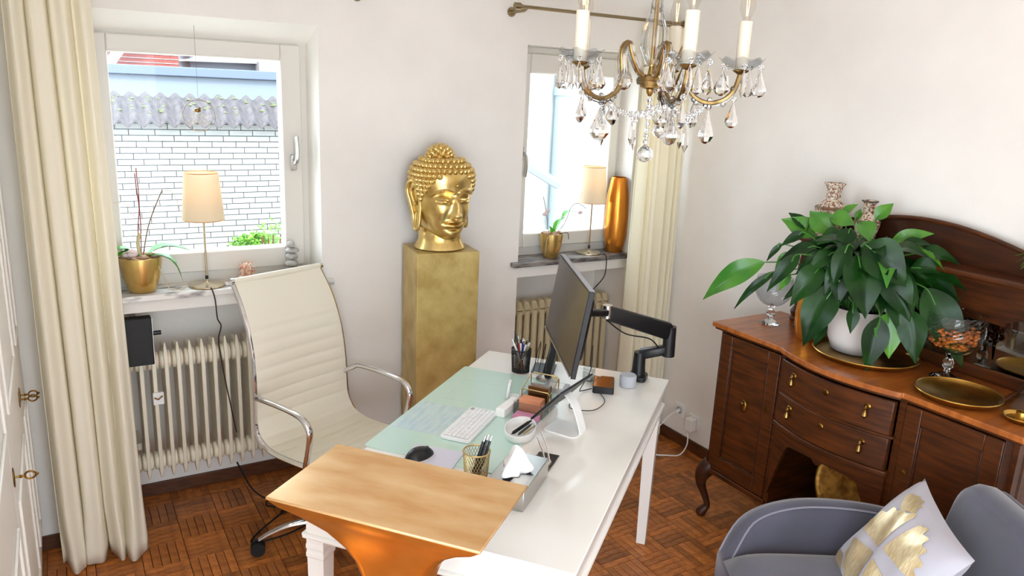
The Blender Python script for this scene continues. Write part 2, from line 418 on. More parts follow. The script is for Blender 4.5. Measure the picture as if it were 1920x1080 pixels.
o = far_b.build('far_bricks', 'brick_white', gw, smooth=0); o['kind'] = 'stuff'
# coping of pantiles
def tile(mb, n=14):
    top = []; 
    for i in range(n+1):
        u = i/n; x = (u-.5)*.152
        z = .026*math.sin(2*math.pi*u-.6)
        top.append((x, z))
    rings = [[(x, -.16, z-.12), (x, .22, z+.16)] for x, z in top]
    vs = [p for r in rings for p in r]; fs = [(2*i, 2*i+2, 2*i+3, 2*i+1) for i in range(n)]
    k = len(vs); vs += [(x, y, z-.02) for x, y, z in vs]; fs += [(2*i+k, 2*i+1+k, 2*i+3+k, 2*i+2+k) for i in range(n)]
    fs += [(2*i, 2*i+k, 2*i+2+k, 2*i+2) for i in range(n)]
    return mb.add(vs, fs)
tm = tile(MB()).mesh('coping_tile', 50); tm.materials.append(MAT['roof_tile'])
for k in range(26):
    x = -2.1+k*.148
    t_ = link('coping_tile', tm, None, gw, loc=(x, -.0, 2.08))
    if random.random() < .8:
        q = MB()
        for _ in range(5):
            u = random.uniform(-.05, .0); vv = random.uniform(-.05, .2)
            q.sph((u, vv, .0+vv*.74), (random.uniform(.015, .035), random.uniform(.02, .05), .016), 6, 4)
        q.build('moss_patch', 'moss', t_)
# building with pale fascia behind the wall
fb = thing('flat_roof_garage', 'pale grey flat-roofed garage with broad fascia behind the garden wall', 'building', (1.5, 11.6, GZ))
MB().b(-5, 2.0, .1, 4, 0, 2.2).build('wall', 'house_white', fb)
MB().b(-5.1, 2.05, 0, 4.1, 1.6, 2.44).build('fascia', 'fascia', fb, bevel=.01)
MB().b(-5.2, 2.1, -.08, 4.2, 2.44, 2.56).build('roof_edge', 'slate', fb, bevel=.01)
MB().b(2.1, 4.6, .3, 4, 0, 2.42).build('side_wall', 'house_white', fb)
hb = thing('brick_house', 'red brick gable house with slate roof beyond the garage', 'building', (1.6, 17, GZ))
MB().b(-.35, .72, 0, 3, 0, 6).build('gable_wall', 'red_brick', hb)
MB().add([(-2.6, -.3, 2.2), (-.45, -.3, 4.2), (-.45, 3.2, 4.2), (-2.6, 3.2, 2.2), (-2.6, -.3, 2.1), (-.45, -.3, 4.1), (-.45, 3.2, 4.1), (-2.6, 3.2, 2.1)], [(0, 1, 2, 3), (4, 7, 6, 5), (0, 4, 5, 1), (1, 5, 6, 2), (2, 6, 7, 3), (3, 7, 4, 0)]).build('slate_roof', 'slate', hb)
MB().tube([(-.75, -.35, 2.3), (.1, -.35, 3.5)], .1, 6).build('verge_board', 'house_white', hb)
for k in range(12):
    MB().b(-.34, .71, -.012, 0, 2.5+k*.08, 2.512+k*.08).build('brick_course', 'house_white', hb)
hg = thing('rendered_house', 'pale rendered house with low roof right of the brick gable', 'building', (4.5, 18.5, GZ))
MB().b(-1.75, 2.5, 0, 4, 0, 2.95).build('wall', 'house_grey', hg)
MB().add([(-1.9, -.3, 2.75), (-.9, -.3, 3.2), (4, -.3, 3.0), (4, -.3, 2.85), (-1.9, 4, 2.75), (-.9, 4, 3.2), (4, 4, 3.0), (4, 4, 2.85)], [(0, 1, 2, 3), (4, 7, 6, 5), (0, 4, 5, 1), (1, 5, 6, 2), (2, 6, 7, 3), (3, 7, 4, 0)]).build('roof', 'house_white', hg)
MB().b(-.4, 2.4, -.5, -.1, 2.5, 2.82).build('porch_roof', 'house_white', hg)
# bush in front of the wall
def bush(label, c, rx, rz, n, seed):
    random.seed(seed)
    t_ = thing('bush', label, 'bush', (c[0], c[1], GZ))
    lv = MB()
    for _ in range(n):
        a, b_, rr = random.uniform(0, 6.28), random.uniform(-.6, 1.5), random.random()**.4
        p = Vector((rx*rr*math.cos(a)*math.cos(b_), rx*.5*rr*math.sin(a)*math.cos(b_), c[2]-GZ+rz*rr*math.sin(b_)))
        d = Vector((random.uniform(-1, 1), random.uniform(-1, 1), random.uniform(-.4, 1))).normalized()*random.uniform(.025, .05)
        s_ = d.cross(Vector((random.uniform(-1, 1), random.uniform(-1, 1), 1))).normalized()*.014
        lv.add([p, p+d*.5+s_, p+d, p+d*.5-s_], [(0, 1, 2, 3)])
    lv.build('foliage', 'bush_leaf', t_, smooth=0, flip=False)['kind'] = 'stuff'
    st = MB()
    for k in range(6): st.tube([(random.uniform(-.1, .1), random.uniform(-.05, .05), 0), (random.uniform(-rx*.7, rx*.7), 0, c[2]-GZ)], .008, 5)
    st.build('stems', 'brown_base', t_)
bush('light green bush growing against the white brick wall', (1.84, 8.62, .10), .30, .14, 1100, 5)
bush('sparse yellow-green shrub beside the denser bush outside', (1.98, 8.2, .30), .34, .16, 150, 6)
# neighbour seen through the smaller window
nh = thing('neighbour_house', 'white neighbouring house wall seen through the smaller window', 'building', (5.6, 6.8, GZ))
MB().b(-2.0, 4, 0, .4, 0, 4.5).build('wall', 'house_white', nh)
MB().tube([(-1.05, -.1, 0), (-1.05, -.1, 4.5)], .085, 14).build('drainpipe', 'pipe_zinc', nh)
MB().tube([(-1.05, -.1, 2.42), (-1.05, -.1, 2.5)], .1, 14).build('pipe_bracket', 'pipe_zinc', nh)
MB().tube([(-2.4, -.4, 2.15), (-1.25, -.4, 1.55)], .05, 6).build('canopy_edge', 'house_grey', nh)
# ------------------------------------------------------------------ desk
mat('white_lacquer', (242, 240, 235), .2, c2=(238, 235, 227), ns=3, coat=.3)
mat('gold_leaf', (226, 160, 74), .3, .85, c2=(206, 136, 54), ns=7, nd=6)
mat('gold_top', (232, 194, 142), .27, .55, c2=(210, 162, 104), ns=5, nd=6, nstretch=(1, 3, 1))
mat('gold_stone', (206, 182, 116), .42, .4, c2=(176, 148, 84), ns=9, nd=6, bump=.5, bs=40)
mat('gold_cast', (232, 206, 138), .28, .88, c2=(196, 160, 86), ns=14, nd=5, bump=.15, bs=60)
mat('white_leather', (232, 226, 208), .45, bump=.05, bs=200)
DC, DA = Vector((1.325, 2.105, 0)), R(-50.64)
def dw(x, y, z=0):
    return (DC.x+x*math.cos(DA)-y*math.sin(DA), DC.y+x*math.sin(DA)+y*math.cos(DA), z)
dk = thing('desk', 'white lacquered writing desk with tapered legs in the room centre', 'desk', DC, DA)
MB().b(-.41, .41, -.7325, .7325, .728, .75).build('desk_top', 'white_lacquer', dk, bevel=.003)
for sx in (-1, 1):
    MB().b(sx*.385-.01, sx*.385+.01, -.69, .69, .64, .728).build('apron', 'white_lacquer', dk)
    MB().tube([(sx*.396, -.712, .642), (sx*.396, .712, .642)], .009, 10).build('apron_bead', 'white_lacquer', dk)
for sy in (-1, 1):
    MB().b(-.385, .385, sy*.702-.01, sy*.702+.01, .64, .728).build('apron', 'white_lacquer', dk)
    MB().tube([(-.396, sy*.713, .642), (.396, sy*.713, .642)], .009, 10).build('apron_bead', 'white_lacquer', dk)
for sx in (-1, 1):
    for sy in (-1, 1):
        cx, cyy = sx*.364, sy*.68
        sq = lambda h, z: [(cx-h*1.0+(sx*.0), cyy-h, z), (cx+h, cyy-h, z), (cx+h, cyy+h, z), (cx-h, cyy+h, z)]
        prof = [(.028, .7), (.028, .615), (.0295, .611), (.0295, .599), (.0278, .595), (.0278, .587), (.0295, .583), (.0295, .572), (.027, .567), (.019, 0)]
        MB().loft([sq(h, z) for h, z in reversed(prof)]).build('leg', 'white_lacquer', dk, smooth=20)
# ------------------------------------------------------------------ golden flared console
gx, gy, _ = dw(.03, -.935)
gc = thing('console_pedestal', 'gold-leafed flared console pedestal at the near end of the desk', 'pedestal', (gx, gy, 0), DA)
def rr(wx, wy, z, r_, k=6): return [(x, y, z) for x, y in rrect(2*wx, 2*wy, min(r_, wx*.95, wy*.95), k)]
prof = [(.17, .12, 0), (.17, .12, .025), (.15, .11, .04), (.115, .1, .12), (.09, .075, .25), (.072, .055, .42), (.064, .046, .58), (.067, .047, .68), (.078, .052, .76), (.097, .062, .82), (.12, .074, .86), (.155, .094, .905), (.2, .12, .945), (.24, .142, .972), (.26, .1475, .988)]
body = MB().loft([rr(a, b_, z, .03*(1 if z < .9 else max(.04, (.99-z)*10))) for a, b_, z in prof])
body.build('flared_stem', 'gold_leaf', gc, smooth=60)
MB().b(-.261, .261, -.148, .148, .987, .994).build('top_plate', 'gold_top', gc, bevel=.002)
lip = MB(); 
lip.tube(bez([(-.07, -.05, .60), (-.10, -.07, .66), (-.14, -.08, .70), (-.165, -.085, .72), (-.172, -.087, .705)], 6), [.012+.011*math.sin(k/24*3.1) for k in range(25)], 10, flat=2.2)
lip.build('curled_lip', 'gold_leaf', gc)
# ------------------------------------------------------------------ stone pedestal with head
pd = thing('pedestal', 'tall square gold stone-effect pedestal carrying the golden head', 'pedestal', (1.508, 3.155, 0), R(-7))
MB().b(-.147, .147, -.118, .118, 0, 1.182).build('column', 'gold_stone', pd, bevel=.003)
HZ = 1.182
bd = thing('buddha_head', 'golden sculpted head with curled hair and closed eyes on the pedestal', 'sculpture', (1.505, 3.15, HZ), R(4))
def g(x, s): return math.exp(-(x/s)**2)
def sst(a, b, x): t = min(1, max(0, (x-a)/(b-a))); return t*t*(3-2*t)
def tab(t, z):
    for (z0, v0), (z1, v1) in zip(t, t[1:]):
        if z <= z1:
            k = (z-z0)/(z1-z0); return v0+(v1-v0)*k
    return t[-1][1]
def smooth_tab(t):
    pts = bez([(a, b_, 0) for a, b_ in t], 8); return [(p.x, max(0, p.y)) for p in pts]
RX = smooth_tab([(.042, .0), (.05, .04), (.07, .068), (.10, .088), (.134, .102), (.167, .112), (.2, .119), (.243, .126), (.28, .131), (.33, .137), (.36, .131), (.39, .108), (.41, .078), (.425, 0)])
RF = smooth_tab([(.042, 0), (.05, .072), (.07, .104), (.10, .117), (.134, .123), (.2, .130), (.243, .132), (.28, .136), (.33, .138), (.36, .13), (.39, .105), (.41, .073), (.425, 0)])
RB = smooth_tab([(.042, 0), (.06, .03), (.1, .06), (.15, .09), (.2, .115), (.25, .135), (.33, .145), (.36, .138), (.39, .112), (.41, .078), (.425, 0)])
def base_skull(a, Z):
    c, s_ = math.cos(a), math.sin(a)
    e = 2/2.25
    x = math.copysign(abs(c)**e, c)*tab(RX, Z); y = math.copysign(abs(s_)**e, s_)*(tab(RF, Z) if s_ < 0 else tab(RB, Z))
    return x, y
def skull(u, v):
    """u azimuth (0.5 = front, -y), v 0 chin .. 1 crown"""
    a = 2*math.pi*u+math.pi/2
    Z0 = .042+.383*(.5-.5*math.cos(math.pi*v)) if False else .042+.383*(v+.09*math.sin(2*math.pi*v)*-1)
    X, Y = base_skull(a, Z0); Zr = Z0; Z = Z0-.0145
    fr = sst(-.25, -.7, math.sin(a))*sst(.045, .062, Z0)
    d = 0
    if fr > 0:
        ax = abs(X)
        nz = sst(.255, .225, Z)*sst(.140, .152, Z)
        t = min(1, max(0, (.25-Z)/.095))
        d += nz*(.008+.030*t)*g(X, .010+.011*t*t)
        d += .013*g(ax-.018, .0095)*g(Z-.157, .011)
        bz = .268-8.0*(ax-.052)**2
        if ax < .12: d += .013*g(Z-bz, .0042)*sst(.006, .018, ax)*sst(.108, .09, ax)
        if ax < .12: d -= .019*g(Z-(bz-.016), .0115)*g(ax-.05, .036)
        d += .022*g(ax-.05, .027)*g(Z-.228, .0115)
        ez = .2205+1.2*(ax-.05)**2
        d -= .009*g(Z-ez, .0028)*sst(.09, .08, ax)*sst(.014, .022, ax)
        d += .005*g(Z-(ez-.008), .006)*g(ax-.05, .028)
        d += .014*g(Z-.1275+.003*g(X, .006)+1.2*ax*ax, .0062)*g(X, .036)
        d += .016*g(Z-.108, .0078)*g(X, .028)
        d -= .012*g(Z-.1178-2.2*ax*ax, .0032)*sst(.050, .042, ax)
        d -= .006*g(ax-.050, .009)*g(Z-.1235, .009)
        d -= .004*g(X, .005)*g(Z-.139, .007)
        d -= .009*g(Z-.093, .008)*g(X, .034)
        d += .010*g(Z-.070, .02)*g(X, .034)
        d += .007*g(ax-.066, .032)*g(Z-.168, .03)
        d -= .005*g(ax-.042, .010)*g(Z-.145, .02)
    return (X, Y-d*fr, Zr)
MB().grid(skull, 200, 170).build('face', 'gold_cast', bd, smooth=60)
MB().lathe([(.112, 0), (.118, .006), (.113, .018), (.103, .035), (.098, .05), (.1, .065), (.098, .08), (.092, .10)], 40, c=(0, .012, 0), sq=(1, .95)).build('neck', 'gold_cast', bd, smooth=60)
MB().sph((0, -.1395, .303), (.008, .006, .008), 10, 8).build('forehead_mark', 'gold_cast', bd)
MB().sph((0, .02, .408), (.058, .06, .056), 24, 16).build('crown_knot', 'gold_cast', bd)
for s_ in (-1, 1):
    e = MB()
    X0 = s_*.124
    outer = bez([(X0-s_*.004, -.012, .245), (X0+s_*.004, -.018, .285), (X0+s_*.016, .004, .312), (X0+s_*.026, .034, .302), (X0+s_*.027, .044, .262), (X0+s_*.018, .034, .215), (X0+s_*.010, .022, .165), (X0+s_*.006, .016, .115), (X0+s_*.004, .002, .095), (X0+s_*.0, -.014, .108), (X0-s_*.004, -.018, .16), (X0-s_*.006, -.016, .205), (X0-s_*.004, -.012, .245)], 6)
    e.tube(outer, [.0095]*len(outer), 10)
    inner = bez([(X0+s_*.0, -.002, .275), (X0+s_*.012, .014, .284), (X0+s_*.018, .026, .262), (X0+s_*.010, .018, .222), (X0+s_*.002, .004, .205)], 6)
    e.tube(inner, [.0065]*len(inner), 8)
    cen = Vector((X0-s_*.004, .008, .2))
    vs = [tuple(p) for p in outer]
    e.add([tuple(Vector(p)-Vector((s_*.004, 0, 0))) for p in vs]+[tuple(cen)], [(i, i+1, len(vs)) for i in range(len(vs)-1)])
    e.sph((X0+s_*.001, .0, .135), (.013, .021, .045), 12, 8)
    e.build('ear', 'gold_cast', bd, smooth=60, flip=False)
cm = MB().lathe([(.0128, -.006), (.0133, 0), (.0118, .006), (.0085, .0095), (.0068, .0088), (.006, .0105), (.003, .0125), (.0008, .013)], 10).mesh('hair_curl', 60); cm.materials.append(MAT['gold_cast'])
pts = []
for row in range(12):
    z = .195+row*.0208
    n_r = max(8, int(2*math.pi*tab(RX, z)*1.02/.0235))
    for k in range(n_r):
        a = 2*math.pi*(k+.5*(row % 2))/n_r
        x, y = base_skull(a, z); x2, y2 = base_skull(a, z+.01)
        fx = abs(x)
        line = .345-1.2*fx*fx if y < -.02 else .19
        if y < -.02 and fx > .085: line = .337-(fx-.085)*2.4
        if y < .0 and fx > .118: line = .235
        if z < line: continue
        if -.03 < y < .055 and z < .315 and not (y < -.005): continue
        if math.hypot(x, y-.02) < .052: continue
        t_ = Vector((-math.sin(a), math.cos(a), 0)); w_ = Vector((x2-x, y2-y, .01)).normalized()
        n_ = Vector((math.cos(a), math.sin(a), 0)); n_ = (n_-w_*n_.dot(w_)).normalized()
        pts.append((Vector((x, y, z)), n_))
for k in range(44):
    zz = 1-(k+.5)/44*.95; a = k*2.399963; rr_ = math.sqrt(max(0, 1-zz*zz))
    n_ = Vector((rr_*math.cos(a), rr_*math.sin(a), zz)); pts.append((Vector((.058*n_.x, .02+.06*n_.y, .408+.056*n_.z)), n_))
for P, n_ in pts[:300]:
    o = link('hair_curl', cm, None, bd, loc=P); o.rotation_euler = n_.to_track_quat('Z', 'Y').to_euler()
# ------------------------------------------------------------------ office chair
CO = Vector((.924, 2.82, 0))
ch = thing('office_chair', 'white ribbed leather office chair with chrome armrests behind the desk', 'chair', CO, R(22))
prof = bez([(-.235, .452), (-.215, .482), (-.1, .478), (.06, .466), (.15, .468), (.215, .492), (.247, .545), (.252, .63), (.255, .74), (.275, .87), (.325, 1.0), (.40, 1.11)], 8)
# prof is (y, z); lengths along it
def shell(i0, i1, wfun, name, ribs):
    P = [Vector((p[0], p[1])) for p in prof[i0:i1+1]]
    acc = [0]
    for a, b_ in zip(P, P[1:]): acc.append(acc[-1]+(b_-a).length)
    L_ = acc[-1]; nn = 110; rings = []
    for k in range(nn+1):
        s_ = L_*k/nn; j = max(i for i in range(len(acc)) if acc[i] <= s_+1e-9); j = min(j, len(P)-2)
        t = (s_-acc[j])/(acc[j+1]-acc[j]); p = P[j].lerp(P[j+1], t); tg = (P[j+1]-P[j]).normalized(); n2 = Vector((-tg.y, tg.x))
        rb = .0
        if ribs[0] < s_ < ribs[1]: rb = .0075*(abs(math.sin(math.pi*(s_-ribs[0])/ribs[2]))**.45)-.0045
        w_ = wfun(s_/L_)
        ring = []
        for q in range(17):
            u = -1+2*q/16; th = .011+rb*(1-abs(u)**8)-.006*abs(u)**6
            dish = .014*(1-u*u)
            c_ = p+n2*(th-dish); ring.append((u*w_, c_.x, c_.y))
        for q in range(16, -1, -1):
            u = -1+2*q/16; c_ = p-n2*(.007+.014*(1-u*u)); ring.append((u*w_, c_.x, c_.y))
        rings.append(ring)
    return MB().loft(rings).build(name, 'white_leather', ch, smooth=50)
n_p = len(prof)-1
shell(0, 44, lambda t: .235-.01*(1-t)**2, 'seat', (.06, .5, .052))
shell(44, n_p, lambda t: .235-.025*t, 'backrest', (.0, .44, .052))
rail = lambda s_: MB().tube([(s_*(.238-(.025*max(0, i-44)/(n_p-44))), p[0]+.004, p[1]-.006) for i, p in enumerate(prof)], .009, 8, flat=1.4)
for s_ in (-1, 1): rail(s_).build('side_rail', 'chrome', ch)
MB().tube([(-.215, .402, 1.112), (.215, .402, 1.112)], .013, 12).build('top_bar', 'white_leather', ch)
for s_ in (-1, 1):
    MB().tube([(s_*.214, .402, 1.112), (s_*.226, .402, 1.112)], .014, 12).build('bar_cap', 'chrome', ch)
    ap = bez([(s_*.222, .255, .655), (s_*.245, .225, .672), (s_*.262, .19, .686), (s_*.262, .05, .692), (s_*.262, -.07, .686), (s_*.262, -.118, .65), (s_*.260, -.118, .60), (s_*.255, -.09, .5), (s_*.24, -.055, .43), (s_*.21, -.045, .425)], 7)
    ar = MB().tube(ap, .0145, 12, flat=.75).build('armrest', 'chrome', ch)
    MB().tube([(s_*.215, .262, .648), (s_*.235, .245, .662)], .011, 8).build('arm_bolt', 'steel', ar)
MB().b(-.2, .2, -.06, -.03, .415, .435).b(-.2, .2, .09, .12, .415, .435).build('cross_bar', 'chrome', ch, bevel=.004)
MB().b(-.08, .08, -.09, .13, .375, .42).build('tilt_mechanism', 'black_plastic', ch, bevel=.01)
MB().lathe([(.02, .25), (.02, .38)], 16).lathe([(.034, .09), (.034, .25), (.028, .26)], 18).build('gas_lift', 'chrome', ch)
MB().lathe([(.04, .06), (.042, .1), (.034, .12)], 18).build('hub', 'chrome', ch)
for k in range(5):
    a = R(-22)+math.atan2(2.907-CO.y, .565-CO.x)+k*2*math.pi/5; d = Vector((math.cos(a), math.sin(a), 0))
    pts_ = [d*.03+Vector((0, 0, .1)), d*.12+Vector((0, 0, .125)), d*.22+Vector((0, 0, .118)), d*.30+Vector((0, 0, .09)), d*.345+Vector((0, 0, .065))]
    lg = MB().tube(bez(pts_, 5), [.021-.009*i/20 for i in range(21)], 10, flat=.7).build('base_leg', 'chrome', ch)
    e_ = d*.35; s2 = Vector((-d.y, d.x, 0))
    cs = MB()
    for q in (-1, 1): cs.tube([tuple(e_+s2*q*.006+Vector((0, 0, .029))), tuple(e_+s2*q*.024+Vector((0, 0, .029)))], .029, 16)
    cs = cs.build('castor', 'black_rubber', lg)
# ------------------------------------------------------------------ things on the desk
mat('mint_glass', (196, 226, 214), .12, c2=(200, 230, 219), ns=2, coat=.6)
mat('paper_blue', (186, 214, 222), .25, c2=(202, 228, 226), ns=60, nstretch=(1, .3, 1), coat=.6)
mat('paper_mint', (190, 220, 210), .25, coat=.5)
mat('key_white', (240, 240, 240), .4)
mat('key_gap', (168, 170, 174), .5)
mat('mouse_pad', (214, 212, 224), .6)
mat('tissue', (248, 246, 242), .9)
mat('mesh_gold', (206, 178, 118), .3, .8)
mat('screen_dark', (58, 54, 56), .16)
mat('orange_paper', (226, 150, 110), .7)
mat('pink_paper', (206, 140, 170), .7)
mat('pen_red', (170, 40, 34), .35); mat('pen_blue', (40, 52, 110), .35); mat('pen_orange', (224, 140, 80), .4); mat('pen_white', (232, 232, 228), .4)
mat('brown_gloss', (120, 78, 40), .12, .4)
mat('grey_fabric', (178, 180, 186), .8); mat('lcd_grey', (150, 165, 190), .2)
glassmat('clear_acrylic', (238, 240, 240), 1.0)
TZ = .7502
def dthing(name, label, cat, x, y, rz=0, z=TZ, group=None): return thing(name, label, cat, dw(x, y, z), DA+rz, group)
dp = dthing('desk_pad', 'mint green glass desk pad under the keyboard', 'desk pad', -.185, .07)
MB().prism(rrect(.47, .83, .012, 4), 0, .004).build('glass_sheet', 'mint_glass', dp, bevel=.001)
pcal = MB().b(-.225, -.03, -.245, .0, .0041, .0045).build('calendar_print', 'paper_blue', dp)
gl = MB()
for i in range(8): gl.b(-.22+i*.026, -.2185+i*.026, -.24, -.005, .0045, .0047)
for i in range(6): gl.b(-.222, -.033, -.24+i*.045, -.2385+i*.045, .0045, .0047)
gl.build('calendar_rules', 'mouse_pad', pcal)
pn = MB()
for x0, x1, y0, y1 in ((-.17, .07, .06, .062), (-.17, .07, .27, .272), (-.17, -.168, .06, .27), (.068, .07, .06, .27)): pn.b(x0, x1, y0, y1, .0041, .0044)
pn.build('paper_outline', 'paper_blue', dp)
# keyboard
kb = dthing('keyboard', 'compact white keyboard on the mint desk pad', 'keyboard', -.163, -.06, z=TZ+.0045)
kc = MB().prism(rrect(.11, .272, .012, 5), 0, .012).build('case', 'key_white', kb, bevel=.003)
MB().b(-.046, .046, -.127, .127, .012, .0124).build('key_well', 'key_gap', kb)
KM = {}
def key(w_, x, y, d_=.0145):
    k = (round(w_, 4), d_)
    if k not in KM:
        me = MB().loft([rr(d_/2, w_/2, 0, .002, 2), rr(d_/2-.0012, w_/2-.0012, .0035, .0015, 2)]).mesh('key', 40); me.materials.append(MAT['key_white']); KM[k] = me
    link('key', KM[k], None, kb, loc=(x, y, .0122))
for r_ in range(6):
    x = -.0385+r_*.0156; n_ = (14, 14, 14, 13, 12)[r_] if r_ < 5 else 0
    if r_ == 5:
        y = -.125
        for w_ in (.017, .017, .017, .095, .017, .017, .017, .017): key(w_, x, y+w_/2); y += w_+.0018
    else:
        wlast = .25-(n_-1)*.0178
        y = -.125
        for k in range(n_):
            w_ = .016 if k < n_-1 else wlast-.0018
            key(w_, x, y+w_/2); y += w_+.0018
for o_ in list(kb.children):
    if o_.name.startswith('key') and not o_.name.startswith('key_well'): o_.location.x *= -1
mp_ = dthing('mouse_mat', 'pale lavender square mouse mat at the pad corner', 'mouse mat', -.175, -.355, R(4))
MB().prism(rrect(.17, .18, .006, 3), 0, .003).build('sheet', 'mouse_pad', mp_, loc=(0, 0, .0048))
ms = dthing('mouse', 'black computer mouse on the lavender mat', 'mouse', -.215, -.345, R(-25+90), TZ+.0078)
def mouse_f(u, v):
    a = 2*math.pi*u; r_ = math.sin(math.pi/2*min(1, v*1.0)); 
    y = -.031*math.cos(a)*(1-.12*math.sin(a)); x = .054*math.sin(a)
    zz = .031*(1-v**2.2)**.8*(1-.12*math.sin(a)*v)
    return (x*v**.8, y*v**.8, max(0, zz))
MB().grid(mouse_f, 40, 14).build('shell', 'black_plastic', ms, smooth=70)
MB().tube([(.030, -.003, .0215), (.030, .003, .0215)], .005, 12).build('wheel', 'dark_grey', ms)
# gold mesh cup with pens
def pen(name, label, p0, p1, r_, m_, tip='steel', cat='pen', group=None):
    a, b_ = Vector(p0), Vector(p1); d = b_-a
    t_ = thing(name, label, cat, a, 0, group)
    MB().tube([(0, 0, 0), tuple(d*.03), tuple(d*.12), tuple(d*.86), tuple(d*.88)], [.001, .0015, r_, r_, r_*.9], 8).build('barrel', m_, t_)
    MB().tube([tuple(d*.87), tuple(d)], [r_*.75, r_*.6], 8).build('cap', tip, t_)
    return t_
cu = dthing('pen_cup', 'gold wire mesh pen cup beside the tissue box', 'pen cup', .0, -.395)
def wirecup(par, r0, r1, h, m_, nv=26, nr=12, wr=.0009):
    w_ = MB()
    for k in range(nv):
        a = 2*math.pi*k/nv
        for s_ in (1, -1):
            w_.tube([((r0+(r1-r0)*t)*math.cos(a+s_*t*1.2), (r0+(r1-r0)*t)*math.sin(a+s_*t*1.2), h*t) for t in (0, .2, .4, .6, .8, 1)], wr, 4)
    w_.build('mesh_wall', m_, par)
    for z, rad, q in ((h, r1, .0022), (0.002, r0, .002)):
        MB().tube([(rad*math.cos(2*math.pi*k/32), rad*math.sin(2*math.pi*k/32), z) for k in range(33)], q, 6).build('rim', m_, par)
    MB().lathe([(r0, 0), (r0, .002)], 24).build('bottom', m_, par)
wirecup(cu, .034, .041, .095, 'mesh_gold')
for k, (a, t_, l_) in enumerate(((.2, .4, .138), (.5, .25, .14), (.0, .55, .132))):
    b0 = Vector(dw(-.012+.008*k, -.405+.006*k, TZ+.004)); e0 = Vector(dw(.018+.006*k, -.375+.012*k, TZ+l_))
    pen('ballpoint_pen', ('black pen leaning furthest left in the gold cup', 'black pen in the middle of the gold cup', 'black pen nearest the tissue box in the gold cup')[k], b0, e0, .0045, 'black_plastic', 'steel', 'pen', 'black pens in the gold cup')
# tissue box
tb = dthing('tissue_box', 'silver tissue box with a white tissue pulled out', 'tissue box', .133, -.40)
MB().b(-.062, .062, -.115, .115, 0, .062).build('box', 'steel', tb, bevel=.002)
MB().prism([(.012*math.cos(a)*1.2, .04*math.sin(a)) for a in [2*math.pi*k/20 for k in range(20)]], .0622, .0626).build('slot', 'black_plastic', tb)  # flat black sheet standing in for the shaded opening
def tis(u, v):
    a = 2*math.pi*u; k = 1+.3*math.sin(3*a+.6)+.16*math.sin(7*a+1)
    r_ = .046*v*k
    return (r_*.85*math.cos(a)-.006, r_*1.25*math.sin(a), .0632+.062*(1-v)**.8*(1+.3*math.sin(3*a+2*v))+.012*math.sin(5*a+4*v)*v*(1-v)*3+.012*max(0, math.sin(3*a+.6))*v)
MB().grid(tis, 60, 14).build('tissue', 'tissue', tb, smooth=60, solid=.0006, flip=False)
# pen tray
tr = dthing('pen_tray', 'white oval pen tray holding marker pens', 'pen tray', .02, -.05, R(8), TZ+.0046)
tro = [(.052*math.cos(a), .085*math.sin(a)) for a in [2*math.pi*k/32 for k in range(32)]]
MB().loft([[(x*.9, y*.9, 0) for x, y in tro], [(x, y, .012) for x, y in tro], [(x*1.03, y*1.03, .03) for x, y in tro], [(x*.97, y*.97, .03) for x, y in tro], [(x*.92, y*.92, .012) for x, y in tro], [(x*.85, y*.85, .005) for x, y in tro]]).build('dish', 'white_plastic', tr, smooth=60)
for k, (x, y, l_, m_, rz_, nm, lb) in enumerate(((.005, -.05, .12, 'black_plastic', 75, 'marker', 'thick black marker lying in the white tray'), (.03, -.055, .1, 'dark_grey', 80, 'marker', 'slim dark grey pen lying in the white tray'), (.045, -.05, .09, 'mesh_gold', 78, 'pencil', 'golden pencil lying in the white tray'))):
    p0 = Vector(dw(x, y-.05, TZ+.024+.004*k)); p1 = Vector(dw(x+l_*math.cos(R(rz_)), y-.05+l_*math.sin(R(rz_)), TZ+.032))
    pen(nm, lb, p0, p1, .006-.0015*k, m_, 'black_plastic' if k != 1 else 'steel', 'pen')
# folding phone stand
sdn = dthing('folding_stand', 'small chrome folding bracket stand behind the tissue box', 'stand', .155, -.2)
MB().b(-.035, .035, -.06, .06, 0, .004).build('foot_plate', 'steel', sdn, bevel=.001)
for s_ in (-1, 1):
    MB().tube([(.02, s_*.02-.02, .004), (.0, s_*.02, .05), (-.025, s_*.02+.015, .085)], .0035, 6).build('strut', 'chrome', sdn)
MB().tube([(.02, -.04, .006), (.02, .0, .006)], .006, 8).build('hinge', 'chrome', sdn)
# tablet on silver stand: tablet is tilted with its screen towards the chair
ts = dthing('tablet_stand', 'white aluminium tablet stand with bent arm on the desk', 'stand', .15, .07, R(-12))
MB().prism(rrect(.13, .115, .02, 4), 0, .005).build('base_plate', 'white_plastic', ts, bevel=.001)
pb = bez([(.06, .0, .003), (.064, 0, .012), (.052, 0, .05), (.03, 0, .10), (.005, 0, .128), (-.004, 0, .135)], 6)
MB().loft([[(p.x-.0025, -.022, p.z), (p.x-.0025, .022, p.z), (p.x+.0025, .022, p.z), (p.x+.0025, -.022, p.z)] for p in pb]).build('arm', 'white_plastic', ts, bevel=.001)
tp = thing('tablet', 'thin dark tablet tilted on the white aluminium stand', 'tablet', dw(.128, .075, TZ+.12), DA+R(-12))
Mt = Matrix.Rotation(R(-48), 4, 'Y')
MB().prism([(x, y) for x, y in rrect(.17, .245, .012, 4)], -.0035, .0035, Mt).build('body', 'black_plastic', tp, bevel=.001)
MB().prism([(x, y) for x, y in rrect(.163, .238, .01, 4)], .0035, .0042, Mt).build('screen', 'screen_dark', tp)
